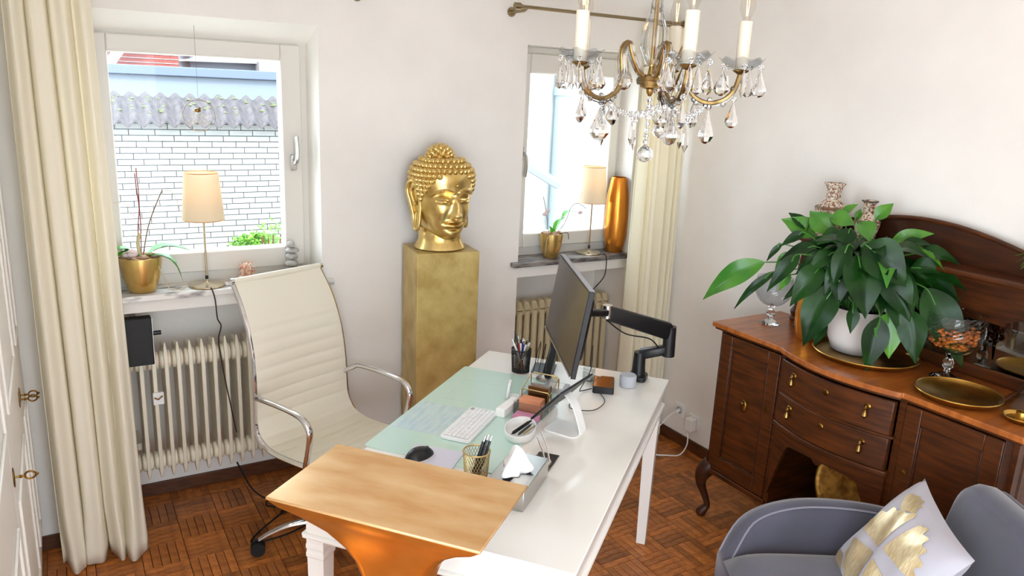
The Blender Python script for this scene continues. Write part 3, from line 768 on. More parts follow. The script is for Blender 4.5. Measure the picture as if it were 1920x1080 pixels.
# letter organiser with gold frame and notes
og = dthing('desk_organizer', 'clear acrylic organizer with gold wire rim holding coloured notes', 'organizer', .0, .17, R(-4), TZ+.0046)
for z0, y0, h in ((0, -.07, .05), (0, .0, .075), (0, .07, .1)):
    MB().b(-.055, .055, y0-.002, y0+.002, z0, h).build('divider', 'clear_acrylic', og)
for s_ in (-1, 1): MB().b(s_*.056-.0015, s_*.056+.0015, -.07, .09, 0, .05).build('side_panel', 'clear_acrylic', og)
MB().b(-.056, .056, -.07, .09, 0, .003).build('bottom_panel', 'clear_acrylic', og)
for y0, h in ((.0, .076), (.088, .112)):
    MB().tube([(-.056, y0, .003), (-.056, y0, h-.01), (-.048, y0, h), (.048, y0, h), (.056, y0, h-.01), (.056, y0, .003)], .0022, 6).build('wire_frame', 'mesh_gold', og)
for s_ in (-1, 1): MB().tube([(s_*.056, .0, .07), (s_*.056, .088, .105)], .002, 6).build('side_wire', 'mesh_gold', og)
def block(name, label, x, y, z, w_, d_, h, m_, rz=0, cat='notes'):
    o_ = dthing(name, label, cat, x, y, rz, z)
    MB().b(-w_/2, w_/2, -d_/2, d_/2, 0, h).build('pad', m_, o_, bevel=.001)
    MB().b(-w_/2+.002, w_/2-.002, -d_/2+.002, d_/2-.002, h, h+.0008).build('cover_sheet', m_, o_)
block('sticky_notes', 'orange note block standing in the acrylic organizer', -.002, .135, TZ+.009, .085, .045, .055, 'orange_paper', R(-4))
block('sticky_notes', 'pink and violet note pad at the front of the organizer', .0, .07, TZ+.0046, .09, .05, .02, 'pink_paper', R(-4))
block('note_cards', 'brown card stack at the back of the organizer', .005, .205, TZ+.009, .08, .04, .08, 'brown_gloss', R(-4))
block('envelope', 'white envelope stack leaning beside the organizer', -.088, .12, TZ+.005, .035, .13, .03, 'tissue', R(-6), 'envelope')
# little white clock facing the keyboard
wc = dthing('desk_clock', 'small white desk clock with grey screen near the organizer', 'clock', -.115, .255, R(15), TZ+.0045)
MB().b(-.03, -.018, -.034, .034, .0, .055, Matrix.Rotation(R(8), 4, 'Y')).build('body', 'white_plastic', wc, bevel=.003)
MB().b(-.0312, -.0302, -.028, .028, .006, .049, Matrix.Rotation(R(8), 4, 'Y')).build('screen', 'lcd_grey', wc)
MB().b(-.02, .035, -.018, .018, 0, .008).b(.022, .036, -.016, .016, 0, .026).build('foot', 'white_plastic', wc, bevel=.003)
# mesh pen holder (black) with many pens
ph = dthing('pen_holder', 'black mesh pen holder at the far end of the desk', 'pen holder', -.19, .545)
wirecup(ph, .036, .042, .1, 'black_plastic', 40, 12, .0011)
random.seed(11)
pl = [('pen_white', 'white pen furthest left in the black holder'), ('black_plastic', 'tall black pen sticking out highest from the black holder'), ('pen_orange', 'orange pencil in the black holder'), ('pen_red', 'red pen in the black holder'), ('pen_white', 'white pen beside the red one in the black holder'), ('pen_blue', 'dark blue pen in the black holder'), ('pen_blue', 'navy pen leaning right in the black holder'), ('pen_white', 'cream pen leaning furthest right in the black holder'), ('steel', 'silver pen in the black holder'), ('mesh_gold', 'golden pencil in the black holder')]
for k, (m_, lb) in enumerate(pl):
    u = -1+2*k/9; yv = random.uniform(-.6, .6)
    h = (.135, .172, .148, .14, .14, .146, .142, .138, .13, .135)[k]
    pen('pen', lb, dw(-.19-u*.02, .545-yv*.02, TZ+.004), dw(-.19+u*.042, .545+yv*.03, TZ+h), .0048, m_, ('steel', 'black_plastic', 'pen_white')[k % 3], 'pen', 'pens in the black mesh holder')
# document rack behind with dark folders
fr_ = dthing('document_rack', 'dark wire document rack between pen holder and telephone', 'rack', -.115, .615, R(10))
for k in range(4):
    x = -.03+.022*k
    MB().tube([(x, -.06, .002), (x+.012, -.05, .09-.008*k), (x+.018, .0, .12-.008*k), (x+.012, .05, .09-.008*k), (x, .06, .002)], .0018, 6).build('wire_loop', 'black_plastic', fr_)
MB().b(-.04, .055, -.06, .06, 0, .004).build('base', 'black_plastic', fr_)
for k, (x, h) in enumerate(((-.105, .17), (-.085, .15))):
    o_ = dthing('folder', ('dark grey folder standing tallest in the document rack', 'dark grey folder nearer the telephone in the document rack')[k], 'folder', x, .62+.0*k, R(10), TZ+.005)
    Mf = Matrix.Rotation(R(12), 4, 'Y')
    MB().b(-.002, .002, -.055, .055, 0, h, Mf).build('cover', 'dark_grey', o_)
    MB().b(-.0028, .0028, -.055, .055, h-.002, h+.001, Mf).build('edge', 'white_plastic', o_)
# cordless telephone in its cradle
tl = dthing('telephone', 'black cordless telephone upright in a round silver cradle', 'telephone', -.055, .50)
MB().lathe([(.046, 0), (.048, .006), (.04, .012), (.02, .018)], 28).build('cradle', 'steel', tl)
Mh = Matrix.Translation((0, 0, .012)) @ Matrix.Rotation(R(10), 4, 'Y')
hs = MB().loft([rr(.012, .022, 0, .01), rr(.0135, .024, .03, .01), rr(.013, .023, .11, .01), rr(.01, .02, .15, .009)], M=Mh).build('handset', 'black_plastic', tl, smooth=50)
kk = MB()
for i in range(4):
    for j in range(3): kk.b(-.0142, -.0128, -.014+j*.0105, -.0065+j*.0105, .025+i*.013, .033+i*.013, Mh)
kk.build('keypad', 'grey_fabric', hs)
MB().b(-.0135, -.0125, -.016, .016, .09, .128, Mh).build('display', 'lcd_grey', hs)
# monitor and arm
mo = thing('monitor', 'large black monitor seen obliquely from the side on a swivel arm', 'monitor', (1.414, 1.944, .98), R(0))
a_ = Vector((math.sin(R(23.7)), math.cos(R(23.7)), .021)).normalized(); n_ = Vector((math.cos(R(23.7)), -math.sin(R(23.7)), 0))
u_ = (Vector((0, 0, 1))*math.cos(R(8.2))+n_*math.sin(R(8.2))); u_ = (u_-a_*u_.dot(a_)).normalized(); n_ = a_.cross(u_)
if n_.x < 0: n_ = -n_
Mm = Matrix((a_, u_, n_)).transposed().to_4x4()   # local: x along width (near to far), y up, z to the back
W_, H_ = .53, .307
MB().box((W_/2, H_/2, .009), (W_, H_, .018), Mm).build('panel', 'black_plastic', mo, bevel=.002)
MB().box((W_/2, H_/2+.004, -.0004), (W_-.012, H_-.022, .0012), Mm).build('screen', 'screen_dark', mo)
MB().box((W_/2, .004, -.001), (W_-.006, .006, .004), Mm).build('bottom_strip', 'steel', mo)
MB().loft([[tuple(Mm @ Vector((W_/2+x*(1-.12*k), H_*.5+y*(1-.12*k),   .018+.024*k))) for x, y in rrect(W_*.86, H_*.82, .02, 4)] for k in (0, .6, 1)]).build('back_cover', 'black_plastic', mo)
MB().box((W_/2, H_/2+H_/2, .009), (W_-.004, .0015, .018), Mm).build('top_edge', 'grey_fabric', mo)
ma = thing('swivel_stand', 'black articulated monitor stand clamped at the far desk corner', 'monitor stand', dw(.285, .68, TZ), DA)
inv = Matrix.Rotation(-DA, 4, 'Z') @ Matrix.Translation(-Vector(dw(.285, .68, TZ)))
vesa = inv @ (Vector((1.414, 1.944, .98))+Mm.to_3x3() @ Vector((W_/2, H_/2, .034)))
MB().prism(rrect(.075, .085, .02, 4), 0, .022).build('clamp', 'black_plastic', ma, bevel=.004)
MB().lathe([(.03, .02), (.027, .05), (.024, .12)], 18).build('post', 'black_plastic', ma)
def bar(p, q, w0, w1, h0, h1, nm, m_='black_plastic', par=ma):
    p, q = Vector(p), Vector(q); d = (q-p).normalized(); s_ = d.cross(Vector((0, 0, 1))).normalized(); v_ = s_.cross(d)
    rg = []
    for t, w_, h_ in ((0, w0*.7, h0*.7), (.06, w0, h0), (.94, w1, h1), (1, w1*.7, h1*.7)):
        c_ = p+(q-p)*t
        rg.append([tuple(c_+s_*x+v_*y) for x, y in rrect(2*w_, 2*h_, min(w_, h_)*.6, 4)])
    return MB().loft(rg).build(nm, m_, par, smooth=50)

Ti = lambda p: inv @ Vector(p)
P0 = Vector((0, 0, .11)); E1 = Ti((2.118, 2.24, .895)); E2 = Ti((2.116, 2.242, .962)); T1 = Ti((1.79, 2.25, 1.085))
bar(P0, E1, .022, .02, .022, .02, 'lower_arm')
MB().tube([tuple(E1-Vector((0, 0, .03))), tuple(E2+Vector((0, 0, .03)))], .026, 16).build('elbow_joint', 'black_plastic', ma)
bar(E2+Vector((0, 0, .008)), T1, .022, .024, .036, .03, 'upper_arm')
MB().tube([tuple(T1+Vector((0, 0, -.02))), tuple(T1+Vector((0, 0, .03)))], .02, 12).build('wrist_joint', 'steel', ma)
bar(T1, vesa, .016, .016, .014, .014, 'head_link')
MB().box((0, 0, 0), (.1, .1, .006), Matrix.Translation(vesa) @ (Matrix.Rotation(-DA, 4, 'Z') @ Mm)).build('mount_plate', 'black_plastic', ma)
MB().tube(bez([tuple(T1+Vector((0, 0, -.03))), tuple(T1.lerp(E2, .3)+Vector((0, 0, -.06))), tuple(T1.lerp(E2, .7)+Vector((0, 0, -.05))), tuple(E1+Vector((-.03, 0, -.02)))], 6), .003, 6).build('arm_cable', 'black_plastic', ma)
# white router, black drive, speaker, glass
rt_ = dthing('router', 'flat grey and white box beside the telephone cradle', 'router', .012, .40, R(5))
MB().prism(rrect(.1, .075, .008, 4), 0, .022).build('case', 'grey_fabric', rt_, bevel=.003)
MB().b(-.03, .03, -.03, .03, .0222, .0226).build('label_sheet', 'white_plastic', rt_)
hd = dthing('external_drive', 'black drive box with glossy brown lid on the desk', 'drive', .178, .512, R(12))
MB().prism(rrect(.085, .13, .008, 4), 0, .028).build('case', 'black_plastic', hd, bevel=.003)
MB().prism(rrect(.078, .122, .006, 4), .028, .0295).build('lid', 'brown_gloss', hd)
sp = dthing('smart_speaker', 'small round grey fabric speaker at the far desk corner', 'speaker', .263, .58)
MB().lathe([(.03, 0), (.034, .003), (.034, .045), (.031, .05), (.029, .05)], 32).build('body', 'grey_fabric', sp, smooth=50)
MB().lathe([(.029, .0495), (.002, .0498)], 32).build('touch_top', 'lcd_grey', sp)
gj = dthing('glass_jar', 'small clear glass jar behind the black drive', 'jar', .1, .575)
MB().lathe([(.022, 0), (.026, .003), (.026, .05), (.024, .055), (.0235, .05), (.0235, .005)], 24).build('jar_body', 'clear_acrylic', gj)
MB().lathe([(.018, .004), (.018, .02)], 16).build('clips', 'white_plastic', gj)
def cable(name, label, pts, r_, m_, parts=None, cat='cable'):
    p0 = Vector(pts[0]); t_ = thing(name, label, cat, p0)
    MB().tube([tuple(Vector(p)-p0) for p in bez(pts, 7)], r_, 6).build('cord', m_, t_)
    return t_
cb = cable('cable', 'white cable running from the monitor across the desk to the speaker', [dw(.10, .33, 1.0), dw(.10, .35, .9), dw(.13, .52, .80), dw(.2, .62, .757), dw(.25, .635, .757)], .0022, 'white_plastic')
cable('cable', 'thin black cables hanging behind the monitor edge to the drive', [dw(.19, .22, 1.02), dw(.17, .3, .9), dw(.12, .36, .79), dw(.11, .43, .757), dw(.14, .47, .757)], .002, 'black_plastic')
cable('cable', 'grey cable looping from the black drive round the tablet stand', [dw(.18, .44, .757), dw(.22, .36, .757), dw(.2, .26, .757), dw(.12, .24, .757), dw(.1, .3, .757)], .002, 'dark_grey')
# ------------------------------------------------------------------ oak sideboard (local x = length seen left to right, y = depth to the wall)
mat('oak', (86, 42, 11), .42, c2=(55, 26, 6), ns=7, nd=6, nstretch=(1, 1, 9), coat=.08, spec=.35)  # darkened so the front carries its shade in the colour
mat('oak_top', (172, 98, 40), .3, c2=(140, 74, 28), ns=8, nd=6, nstretch=(6, 1, 1), coat=.3)
mat('oak_dark', (66, 32, 12), .42, c2=(46, 22, 9), ns=8, nd=5, nstretch=(1, 1, 6), coat=.08, spec=.35)
mat('niche_black', (22, 14, 9), .7)
mat('mirror', (120, 118, 114), .04, 1)  # dark tint put in so the reflections look dim
mat('antique_brass', (176, 140, 84), .3, 1, c2=(120, 88, 44), ns=40)
SBX, SBY = 2.475, 1.69
sb = thing('sideboard', 'antique bow-fronted oak sideboard with arched mirror back', 'sideboard', (SBX, SBY, 0), R(-90))
BX0, BX1 = -.262, .255
def front(x, over=0):
    if BX0 < x < BX1:
        t = (x-BX0)/(BX1-BX0); return -.055*math.sin(math.pi*t)**.9-over
    return 0-over
xs = [-.655+1.31*k/60 for k in range(61)]
xs = sorted(set(xs+[BX0, BX1, BX0-.004, BX1+.004]))
ft = [(x, front(x, .012)-(.01 if BX0-.002 < x < BX1+.002 else 0)) for x in xs]
def topslab(z0, z1, grow):
    return MB().prism([(x*(1+grow), y-grow) for x, y in ft]+[(.655*(1+grow), .425), (-.655*(1+grow), .425)], z0, z1)
topslab(.924, .945, 0).build('top', 'oak_top', sb, bevel=.006, seg=3)
topslab(.912, .925, -.012).build('top_moulding', 'oak', sb, bevel=.004)
# carcass: sides, back, floor, dividers
ca_ = MB(); ca_.b(-.63, -.61, .03, .42, .235, .912).b(.61, .63, .03, .42, .235, .912).b(-.63, .63, .41, .425, .235, .912)
ca_.b(-.63, -.262, .02, .42, .235, .255).b(.255, .63, .02, .42, .235, .255)
ca_.b(-.275, -.25, .005, .41, .235, .912).b(.243, .268, .005, .41, .235, .912)
ca_.prism([(x, front(x)+.004) for x in xs if BX0 <= x <= BX1]+[(BX1, .41), (BX0, .41)], .225, .25)
ca_.prism([(x, front(x)+.012) for x in xs if BX0 <= x <= BX1]+[(BX1, .41), (BX0, .41)], .612, .628)
ca_.build('carcass', 'oak', sb)
ni = MB().b(BX0+.012, BX1-.012, .395, .41, .25, .612); ni.build('niche_back', 'oak_dark', sb)
for s_ in (-1, 1):   # canted corner posts
    MB().prism([(s_*.655*.97, .075), (s_*.60, .0), (s_*.59, .03), (s_*.63, .09)], .235, .915).build('corner_post', 'oak_dark', sb, bevel=.003)
def ycurve(mb, x0, x1, z0, z1, off, th):
    q = [x0+(x1-x0)*k/14 for k in range(15)]
    return mb.prism([(x, front(x)-off) for x in q]+[(x, front(x)-off+th) for x in reversed(q)], z0, z1)
# doors
for s_, (x0, x1) in ((-1, (-.598, -.278)), (1, (.27, .598))):
    d_ = MB(); fw_ = .058
    d_.b(x0, x0+fw_, .0, .022, .262, .905).b(x1-fw_, x1, .0, .022, .262, .905).b(x0+fw_, x1-fw_, .0, .022, .262, .262+fw_+.012).b(x0+fw_, x1-fw_, 0, .022, .905-fw_, .905)
    d_ = d_.build('door', 'oak', sb, bevel=.003)
    MB().b(x0+fw_-.002, x1-fw_+.002, .010, .018, .262+fw_, .905-fw_+.002).build('door_panel', 'oak', d_)
    mo_ = MB()
    for a0, a1, c0, c1 in ((x0+fw_, x1-fw_, .262+fw_+.012, .262+fw_+.018), (x0+fw_, x1-fw_, .905-fw_-.006, .905-fw_), (x0+fw_, x0+fw_+.006, .33, .847), (x1-fw_-.006, x1-fw_, .33, .847)): mo_.b(a0, a1, .002, .012, c0, c1)
    mo_.build('panel_moulding', 'oak_dark', d_, bevel=.002)
    kx = x1-.03 if s_ < 0 else x0+.03
    MB().lathe([(.010, 0), (.010, .002), (.003, .004)], 8, M=Matrix.Translation((kx, 0, .66)) @ Matrix.Rotation(R(90), 4, 'X')).build('keyhole_plate', 'brass_old', d_)
    if s_ < 0:
        cx = (x0+x1)/2
        MB().sph((cx, .003, .62), (.017, .007, .03), 14, 10).sph((cx, -.006, .635), (.009, .009, .011), 10, 8).build('drop_handle', 'brass_old', d_)
    dots = MB()
    for k in range(18): dots.sph((x0+.075+k*.0095, -.0005, .338), .0022, 6, 4)
    dots.build('carved_beading', 'antique_brass', d_)
    MB().b(x0-.012, x1+.012, -.004, .02, .235, .258).build('plinth_rail', 'oak', d_, bevel=.004)
# drawers
def pull(x, z, par):
    y = front(x)-.018
    pl_ = MB().sph((x, y, z+.016), (.013, .004, .013), 12, 8).build('pull_rosette', 'brass_old', par)
    MB().lathe([(.003, .0), (.0065, -.006), (.004, -.012), (.0085, -.022), (.011, -.034), (.007, -.042), (.002, -.046)], 12, c=(x, y-.010, z+.016)).sph((x, y-.007, z+.016), .0055, 8, 6).build('drop_pull', 'antique_brass', par)
for z0, z1 in ((.775, .905), (.64, .765)):
    dr = ycurve(MB(), BX0+.014, BX1-.014, z0, z1, .016, .02).build('drawer', 'oak', sb, bevel=.004)
    for x in (-.165, .16): pull(x, (z0+z1)/2+.008, dr)
    MB().sph((0, front(0)-.0165, (z0+z1)/2+.02), (.012, .003, .012), 8, 6).build('keyhole_plate', 'brass_old', dr)
ycurve(MB(), BX0+.004, BX1-.004, .766, .774, .012, .02).build('drawer_rail', 'oak', sb)
ycurve(MB(), BX0+.004, BX1-.004, .618, .64, .022, .03).build('drawer_rail', 'oak', sb, bevel=.004)
# arched spandrel over the open niche
q = [BX0+.012+(BX1-BX0-.024)*k/40 for k in range(41)]
def archz(x):
    u = abs((x-(BX0+BX1)/2)/((BX1-BX0)/2-.012))
    z = .575-.03*u**2 if u < .62 else .5635-(u-.62)**1.3*.95
    if u < .1: z -= .018*math.cos(u/.1*math.pi/2)
    return max(.30, z)
rg = [[(x, front(x)-.004, archz(x)), (x, front(x)-.004, .622), (x, front(x)+.012, .622), (x, front(x)+.012, archz(x))] for x in q]
MB().loft(rg).build('arched_spandrel', 'oak', sb, smooth=30)
# cabriole legs
for sx, sy in ((-1, 0), (1, 0), (-1, 1), (1, 1)):
    x0, y0 = sx*.60, (.03 if not sy else .385); dx, dy = sx*.7, (-.7 if not sy else .0)
    P_ = bez([(x0, y0, .27), (x0+dx*.035, y0+dy*.035, .215), (x0+dx*.04, y0+dy*.04, .16), (x0+dx*.012, y0+dy*.012, .09), (x0+dx*.002, y0+dy*.002, .05), (x0+dx*.02, y0+dy*.02, .022), (x0+dx*.03, y0+dy*.03, .0)], 5)
    rad = [.036, .038, .04, .04, .039, .037, .034, .031, .028, .025, .023, .021, .019, .0175, .016, .0155, .015, .0145, .0145, .015, .015, .016, .018, .02, .021, .022, .023, .023, .023, .022, .02]
    MB().tube(P_, rad[:len(P_)], 12).build('leg', 'oak_dark', sb, smooth=50)
# superstructure: posts, shelf, mirror, arched pediment
zs = .945
MB().b(-.50, .50, .398, .418, zs, 1.33).build('back_board', 'oak_dark', sb)
MB().b(-.455, .455, .390, .397, zs+.05, 1.16).build('mirror_plate', 'mirror', sb)
mf = MB(); mf.b(-.48, .48, .384, .398, zs+.0, zs+.05).b(-.48, .48, .384, .398, 1.16, 1.33).b(-.49, -.45, .384, .398, zs, 1.33).b(.45, .49, .384, .398, zs, 1.33)
mf.build('mirror_frame', 'oak', sb, bevel=.004)
MB().b(-.53, .53, .275, .42, 1.325, 1.347).build('shelf', 'oak', sb, bevel=.008, seg=3)
for s_ in (-1, 1):
    MB().lathe([(.026, zs), (.03, zs+.012), (.022, zs+.02), (.03, zs+.045), (.016, zs+.07), (.018, zs+.18), (.022, zs+.24), (.016, zs+.30), (.028, zs+.34), (.022, zs+.37), (.026, 1.326)], 18, c=(s_*.515, .365, 0)).build('turned_post', 'oak', sb)
pf = [(-.46, 1.345), (.46, 1.345)]
arch = [(x, 1.40+.088*math.cos(x/.46*math.pi/2)**1.0) for x in [.46-.92*k/30 for k in range(31)]]
Mp = Matrix(((1, 0, 0, 0), (0, 0, -1, .42), (0, 1, 0, 0), (0, 0, 0, 1)))
MB().prism(pf+arch, 0, .022, Mp).build('arched_pediment', 'oak_dark', sb, bevel=.003)
MB().tube([(x, .395, z) for x, z in arch], .009, 8).build('pediment_moulding', 'oak', sb)

# ------------------------------------------------------------------ things on the sideboard
mat('pot_glaze', (222, 212, 204), .35, c2=(206, 194, 186), ns=4)
mat('soil', (40, 26, 18), .95)
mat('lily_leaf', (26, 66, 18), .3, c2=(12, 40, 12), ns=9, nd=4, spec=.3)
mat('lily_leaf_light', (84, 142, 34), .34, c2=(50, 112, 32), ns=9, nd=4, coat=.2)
mat('lily_stem', (70, 120, 50), .4)
mat('leaf_brown', (120, 74, 40), .7)
mat('crystal', (246, 248, 248), .02, trans=1, ior=1.5)
glassmat('cut_glass', (228, 231, 234), 1.5, .05)
mat('potpourri', (214, 120, 40), .7, c2=(180, 90, 30), ns=30)
mat('porcelain', (222, 210, 188), .25, c2=(136, 84, 66), ns=110, nd=4, ramp=(.46, .58))
mat('porcelain_band', (150, 96, 70), .3, c2=(70, 110, 90), ns=90, nd=3, ramp=(.45, .6))
mat('gold_amber', (222, 150, 56), .3, .8, c2=(200, 122, 36), ns=6, nstretch=(4, 4, .5))
mat('stone_dark', (70, 68, 66), .7)
T2 = .9455
ty = thing('serving_tray', 'round brass tray under the peace lily pot', 'tray', (2.69, 1.745, T2))
MB().lathe([(.17, 0), (.182, .002), (.192, .016), (.196, .02), (.192, .021), (.18, .006), (.002, .005)], 56).build('dish', 'brass', ty, smooth=50)
MB().tube([(.194*math.cos(2*math.pi*k/56), .194*math.sin(2*math.pi*k/56), .02) for k in range(57)], .0035, 6).build('rim', 'brass', ty)
PX, PY = 2.70, 1.80
pt = thing('peace_lily', 'bushy dark green peace lily in a pale round pot', 'potted plant', (PX, PY, T2+.006))
MB().lathe([(.07, 0), (.09, .004), (.108, .05), (.116, .11), (.119, .175), (.116, .182), (.112, .175), (.108, .16)], 40).build('pot', 'pot_glaze', pt, smooth=60)
MB().lathe([(.11, .158), (.06, .168), (.002, .172)], 30).build('soil', 'soil', pt)
random.seed(21)
Rv = Vector((.555, -.832, 0)); Dv = Vector((-.832, -.555, 0))   # to the right in the photo / towards the viewer
def leaf(base, tip, width, sag, m_, roll=0, root=None, par=pt, fold=.25, face=None):
    base, tip = Vector(base), Vector(tip); d = tip-base; L_ = d.length
    side = d.cross(Vector((0, 0, 1))); side = side.normalized() if side.length > 1e-4 else Vector((1, 0, 0))
    if face is not None:
        side = d.cross(Vector(face)).normalized()
    side = Matrix.Rotation(roll, 3, d.normalized()) @ side
    nrm = side.cross(d).normalized()
    if face is not None:
        if nrm.dot(Vector(face)) < 0: nrm = -nrm
    elif nrm.z < 0: nrm = -nrm
    lf = MB()
    nu, nv = 12, 6; ph_ = random.uniform(0, 6)
    def fn(u, v):
        s_ = v*2-1
        wv = width*(math.sin(math.pi*min(1, u**.78))**1.05)*(1-.25*u)*.56+.0012
        c_ = base+d*u+nrm*(sag*math.sin(math.pi*u))*L_
        c_ = c_-Vector((0, 0, 1))*(.18*L_*u*u)
        rip = .012*math.sin(u*11+ph_+2*s_)*abs(s_)*width*4
        vein = .0016*abs(math.sin(u*16-abs(s_)*5))
        return tuple(c_+side*s_*wv+nrm*(abs(s_)*wv*fold*1.0+rip*.35+vein))
    lf.grid(fn, 16, 8)
    o_ = lf.build('leaf', m_, par, smooth=60, flip=False)
    if root is not None:
        r0 = Vector(root); mid = r0.lerp(base, .55)+Vector((0, 0, .06))
        MB().tube(bez([r0, mid, base, base+d*.25+nrm*(sag*math.sin(math.pi*.25))*L_-Vector((0, 0, 1))*(.18*L_*.06)], 5), .0028, 5).build('petiole', 'lily_stem', o_)
    return o_
def pp(r_, u_, t_):   # photo-right, up, towards viewer -> plant-local
    return Rv*r_+Vector((0, 0, u_))+Dv*t_
rootp = lambda: (random.uniform(-.05, .05), random.uniform(-.05, .05), .17)
# leaves picked out from the photograph: (base r,u,t) (tip r,u,t) width sag light?
LV = [((-0.273, 0.266, 0.324), (-0.379, 0.478, 0.175), 0.095, 0.12, 1),
      ((-0.293, 0.187, 0.307), (-0.373, 0.307, 0.165), 0.034, 0.14, 0),
      ((-0.116, 0.174, 0.437), (-0.19, 0.284, 0.52), 0.091, 0.04, 1),
      ((-0.103, 0.118, 0.458), (-0.133, 0.199, 0.559), 0.099, 0.02, 1),
      ((-0.175, 0.173, 0.455), (-0.222, 0.243, 0.408), 0.038, 0.08, 0),
      ((-0.17, 0.11, 0.41), (-0.261, 0.211, 0.364), 0.053, 0.1, 0),
      ((-0.219, 0.184, 0.377), (-0.251, 0.232, 0.304), 0.046, 0.1, 1),
      ((-0.251, 0.124, 0.385), (-0.339, 0.184, 0.258), 0.057, 0.12, 0),
      ((-0.247, 0.155, 0.296), (-0.268, 0.185, 0.238), 0.036, 0.1, 1),
      ((-0.218, 0.039, 0.358), (-0.304, 0.095, 0.22), 0.091, 0.14, 0),
      ((-0.221, -0.03, 0.292), (-0.298, 0.015, 0.089), 0.133, 0.08, 0),
      ((-0.206, -0.051, 0.454), (-0.258, -0.045, 0.319), 0.065, 0.12, 0),
      ((-0.189, -0.078, 0.422), (-0.214, -0.165, 0.237), 0.145, 0.06, 0),
      ((-0.18, -0.091, 0.46), (-0.106, -0.238, 0.361), 0.145, 0.1, 0),
      ((-0.105, 0.122, 0.517), (-0.052, 0.042, 0.517), 0.072, 0.12, 1),
      ((-0.033, 0.121, 0.528), (0.003, 0.086, 0.588), 0.036, 0.05, 1),
      ((0.017, 0.011, 0.523), (0.063, -0.022, 0.61), 0.053, 0.05, 1),
      ((0.013, 0.088, 0.51), (0.034, 0.093, 0.564), 0.027, 0.05, 1),
      ((-0.129, -0.167, 0.201), (-0.156, -0.163, 0.017), 0.091, 0.06, 0),
      ((-0.1, -0.174, 0.214), (-0.1, -0.21, 0.073), 0.103, 0.05, 1),
      ((-0.181, -0.089, 0.22), (-0.196, -0.103, 0.139), 0.046, 0.06, 0),
      ((-0.216, -0.001, 0.158), (-0.228, 0.017, 0.061), 0.057, 0.08, 0),
      ((-0.233, -0.047, 0.338), (-0.243, -0.069, 0.249), 0.061, 0.08, 0),
      ((-0.06, -0.234, 0.239), (-0.051, -0.284, 0.076), 0.097, 0.05, 0),
      ((0.011, -0.232, 0.314), (0.067, -0.389, 0.097), 0.127, 0.1, 0),
      ((0.037, -0.056, 0.448), (0.131, -0.161, 0.523), 0.051, 0.1, 1),
      ((0.031, -0.101, 0.446), (0.087, -0.185, 0.477), 0.042, 0.1, 0),
      ((0.046, -0.159, 0.426), (0.144, -0.27, 0.423), 0.068, 0.1, 0),
      ((0.014, -0.165, 0.373), (0.088, -0.277, 0.385), 0.084, 0.1, 0),
      ((0.061, -0.199, 0.324), (0.132, -0.306, 0.253), 0.093, 0.12, 0),
      ((-0.118, -0.148, 0.38), (-0.092, -0.259, 0.235), 0.11, 0.12, 0),
      ((-0.074, -0.178, 0.316), (-0.087, -0.23, 0.166), 0.093, 0.08, 0),
      ((-0.133, 0.199, 0.463), (-0.161, 0.277, 0.538), 0.046, 0.05, 0),
      ((-0.141, 0.031, 0.472), (-0.22, 0.077, 0.447), 0.068, 0.12, 0),
      ((-0.142, -0.004, 0.499), (-0.208, -0.013, 0.423), 0.068, 0.14, 0),
      ((-0.182, 0.02, 0.408), (-0.265, 0.072, 0.341), 0.061, 0.12, 0),
      ((-0.078, 0.008, 0.521), (-0.085, -0.052, 0.464), 0.076, 0.14, 1),
      ((-0.198, -0.027, 0.385), (-0.256, -0.012, 0.277), 0.068, 0.12, 0),
      ((-0.164, 0.065, 0.405), (-0.238, 0.141, 0.324), 0.042, 0.12, 0),
      ((-0.22, 0.239, 0.402), (-0.248, 0.281, 0.338), 0.023, 0.1, 0),
      ((-0.054, 0.116, 0.494), (-0.019, 0.136, 0.553), 0.046, 0.04, 1),
      ((-0.152, 0.119, 0.379), (-0.197, 0.187, 0.397), 0.046, 0.12, 1)]
for b0, t0, w_, sg, lt in LV:
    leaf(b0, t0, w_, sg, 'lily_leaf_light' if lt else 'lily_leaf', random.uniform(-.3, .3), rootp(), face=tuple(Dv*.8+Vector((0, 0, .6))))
for k in range(66):
    a = random.uniform(0, 6.283); e_ = random.uniform(-.15, 1.25); rr_ = random.uniform(.10, .20)
    r_, t_ = math.cos(a)*math.cos(e_)*rr_*1.15+.03, math.sin(a)*math.cos(e_)*rr_*.75+.03
    t_ = max(t_, -.08); u0 = .31+math.sin(e_)*rr_*.85
    L_ = random.uniform(.12, .2); out = Vector((r_, t_)).normalized() if Vector((r_, t_)).length > .02 else Vector((1, 0))
    tt = max(t_+out.y*L_, -.10)
    tp_ = pp(r_+out.x*L_*.8, u0+random.uniform(-.1, .09), tt)
    if tp_.x > .12: continue
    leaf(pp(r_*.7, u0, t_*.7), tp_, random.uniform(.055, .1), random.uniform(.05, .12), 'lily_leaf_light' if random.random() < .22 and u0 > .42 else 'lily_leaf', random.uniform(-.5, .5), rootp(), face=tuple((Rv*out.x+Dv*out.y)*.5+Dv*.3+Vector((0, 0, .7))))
leaf(pp(-.225, .50, .0), pp(-.235, .44, .0), .03, .05, 'leaf_brown', 0, None)
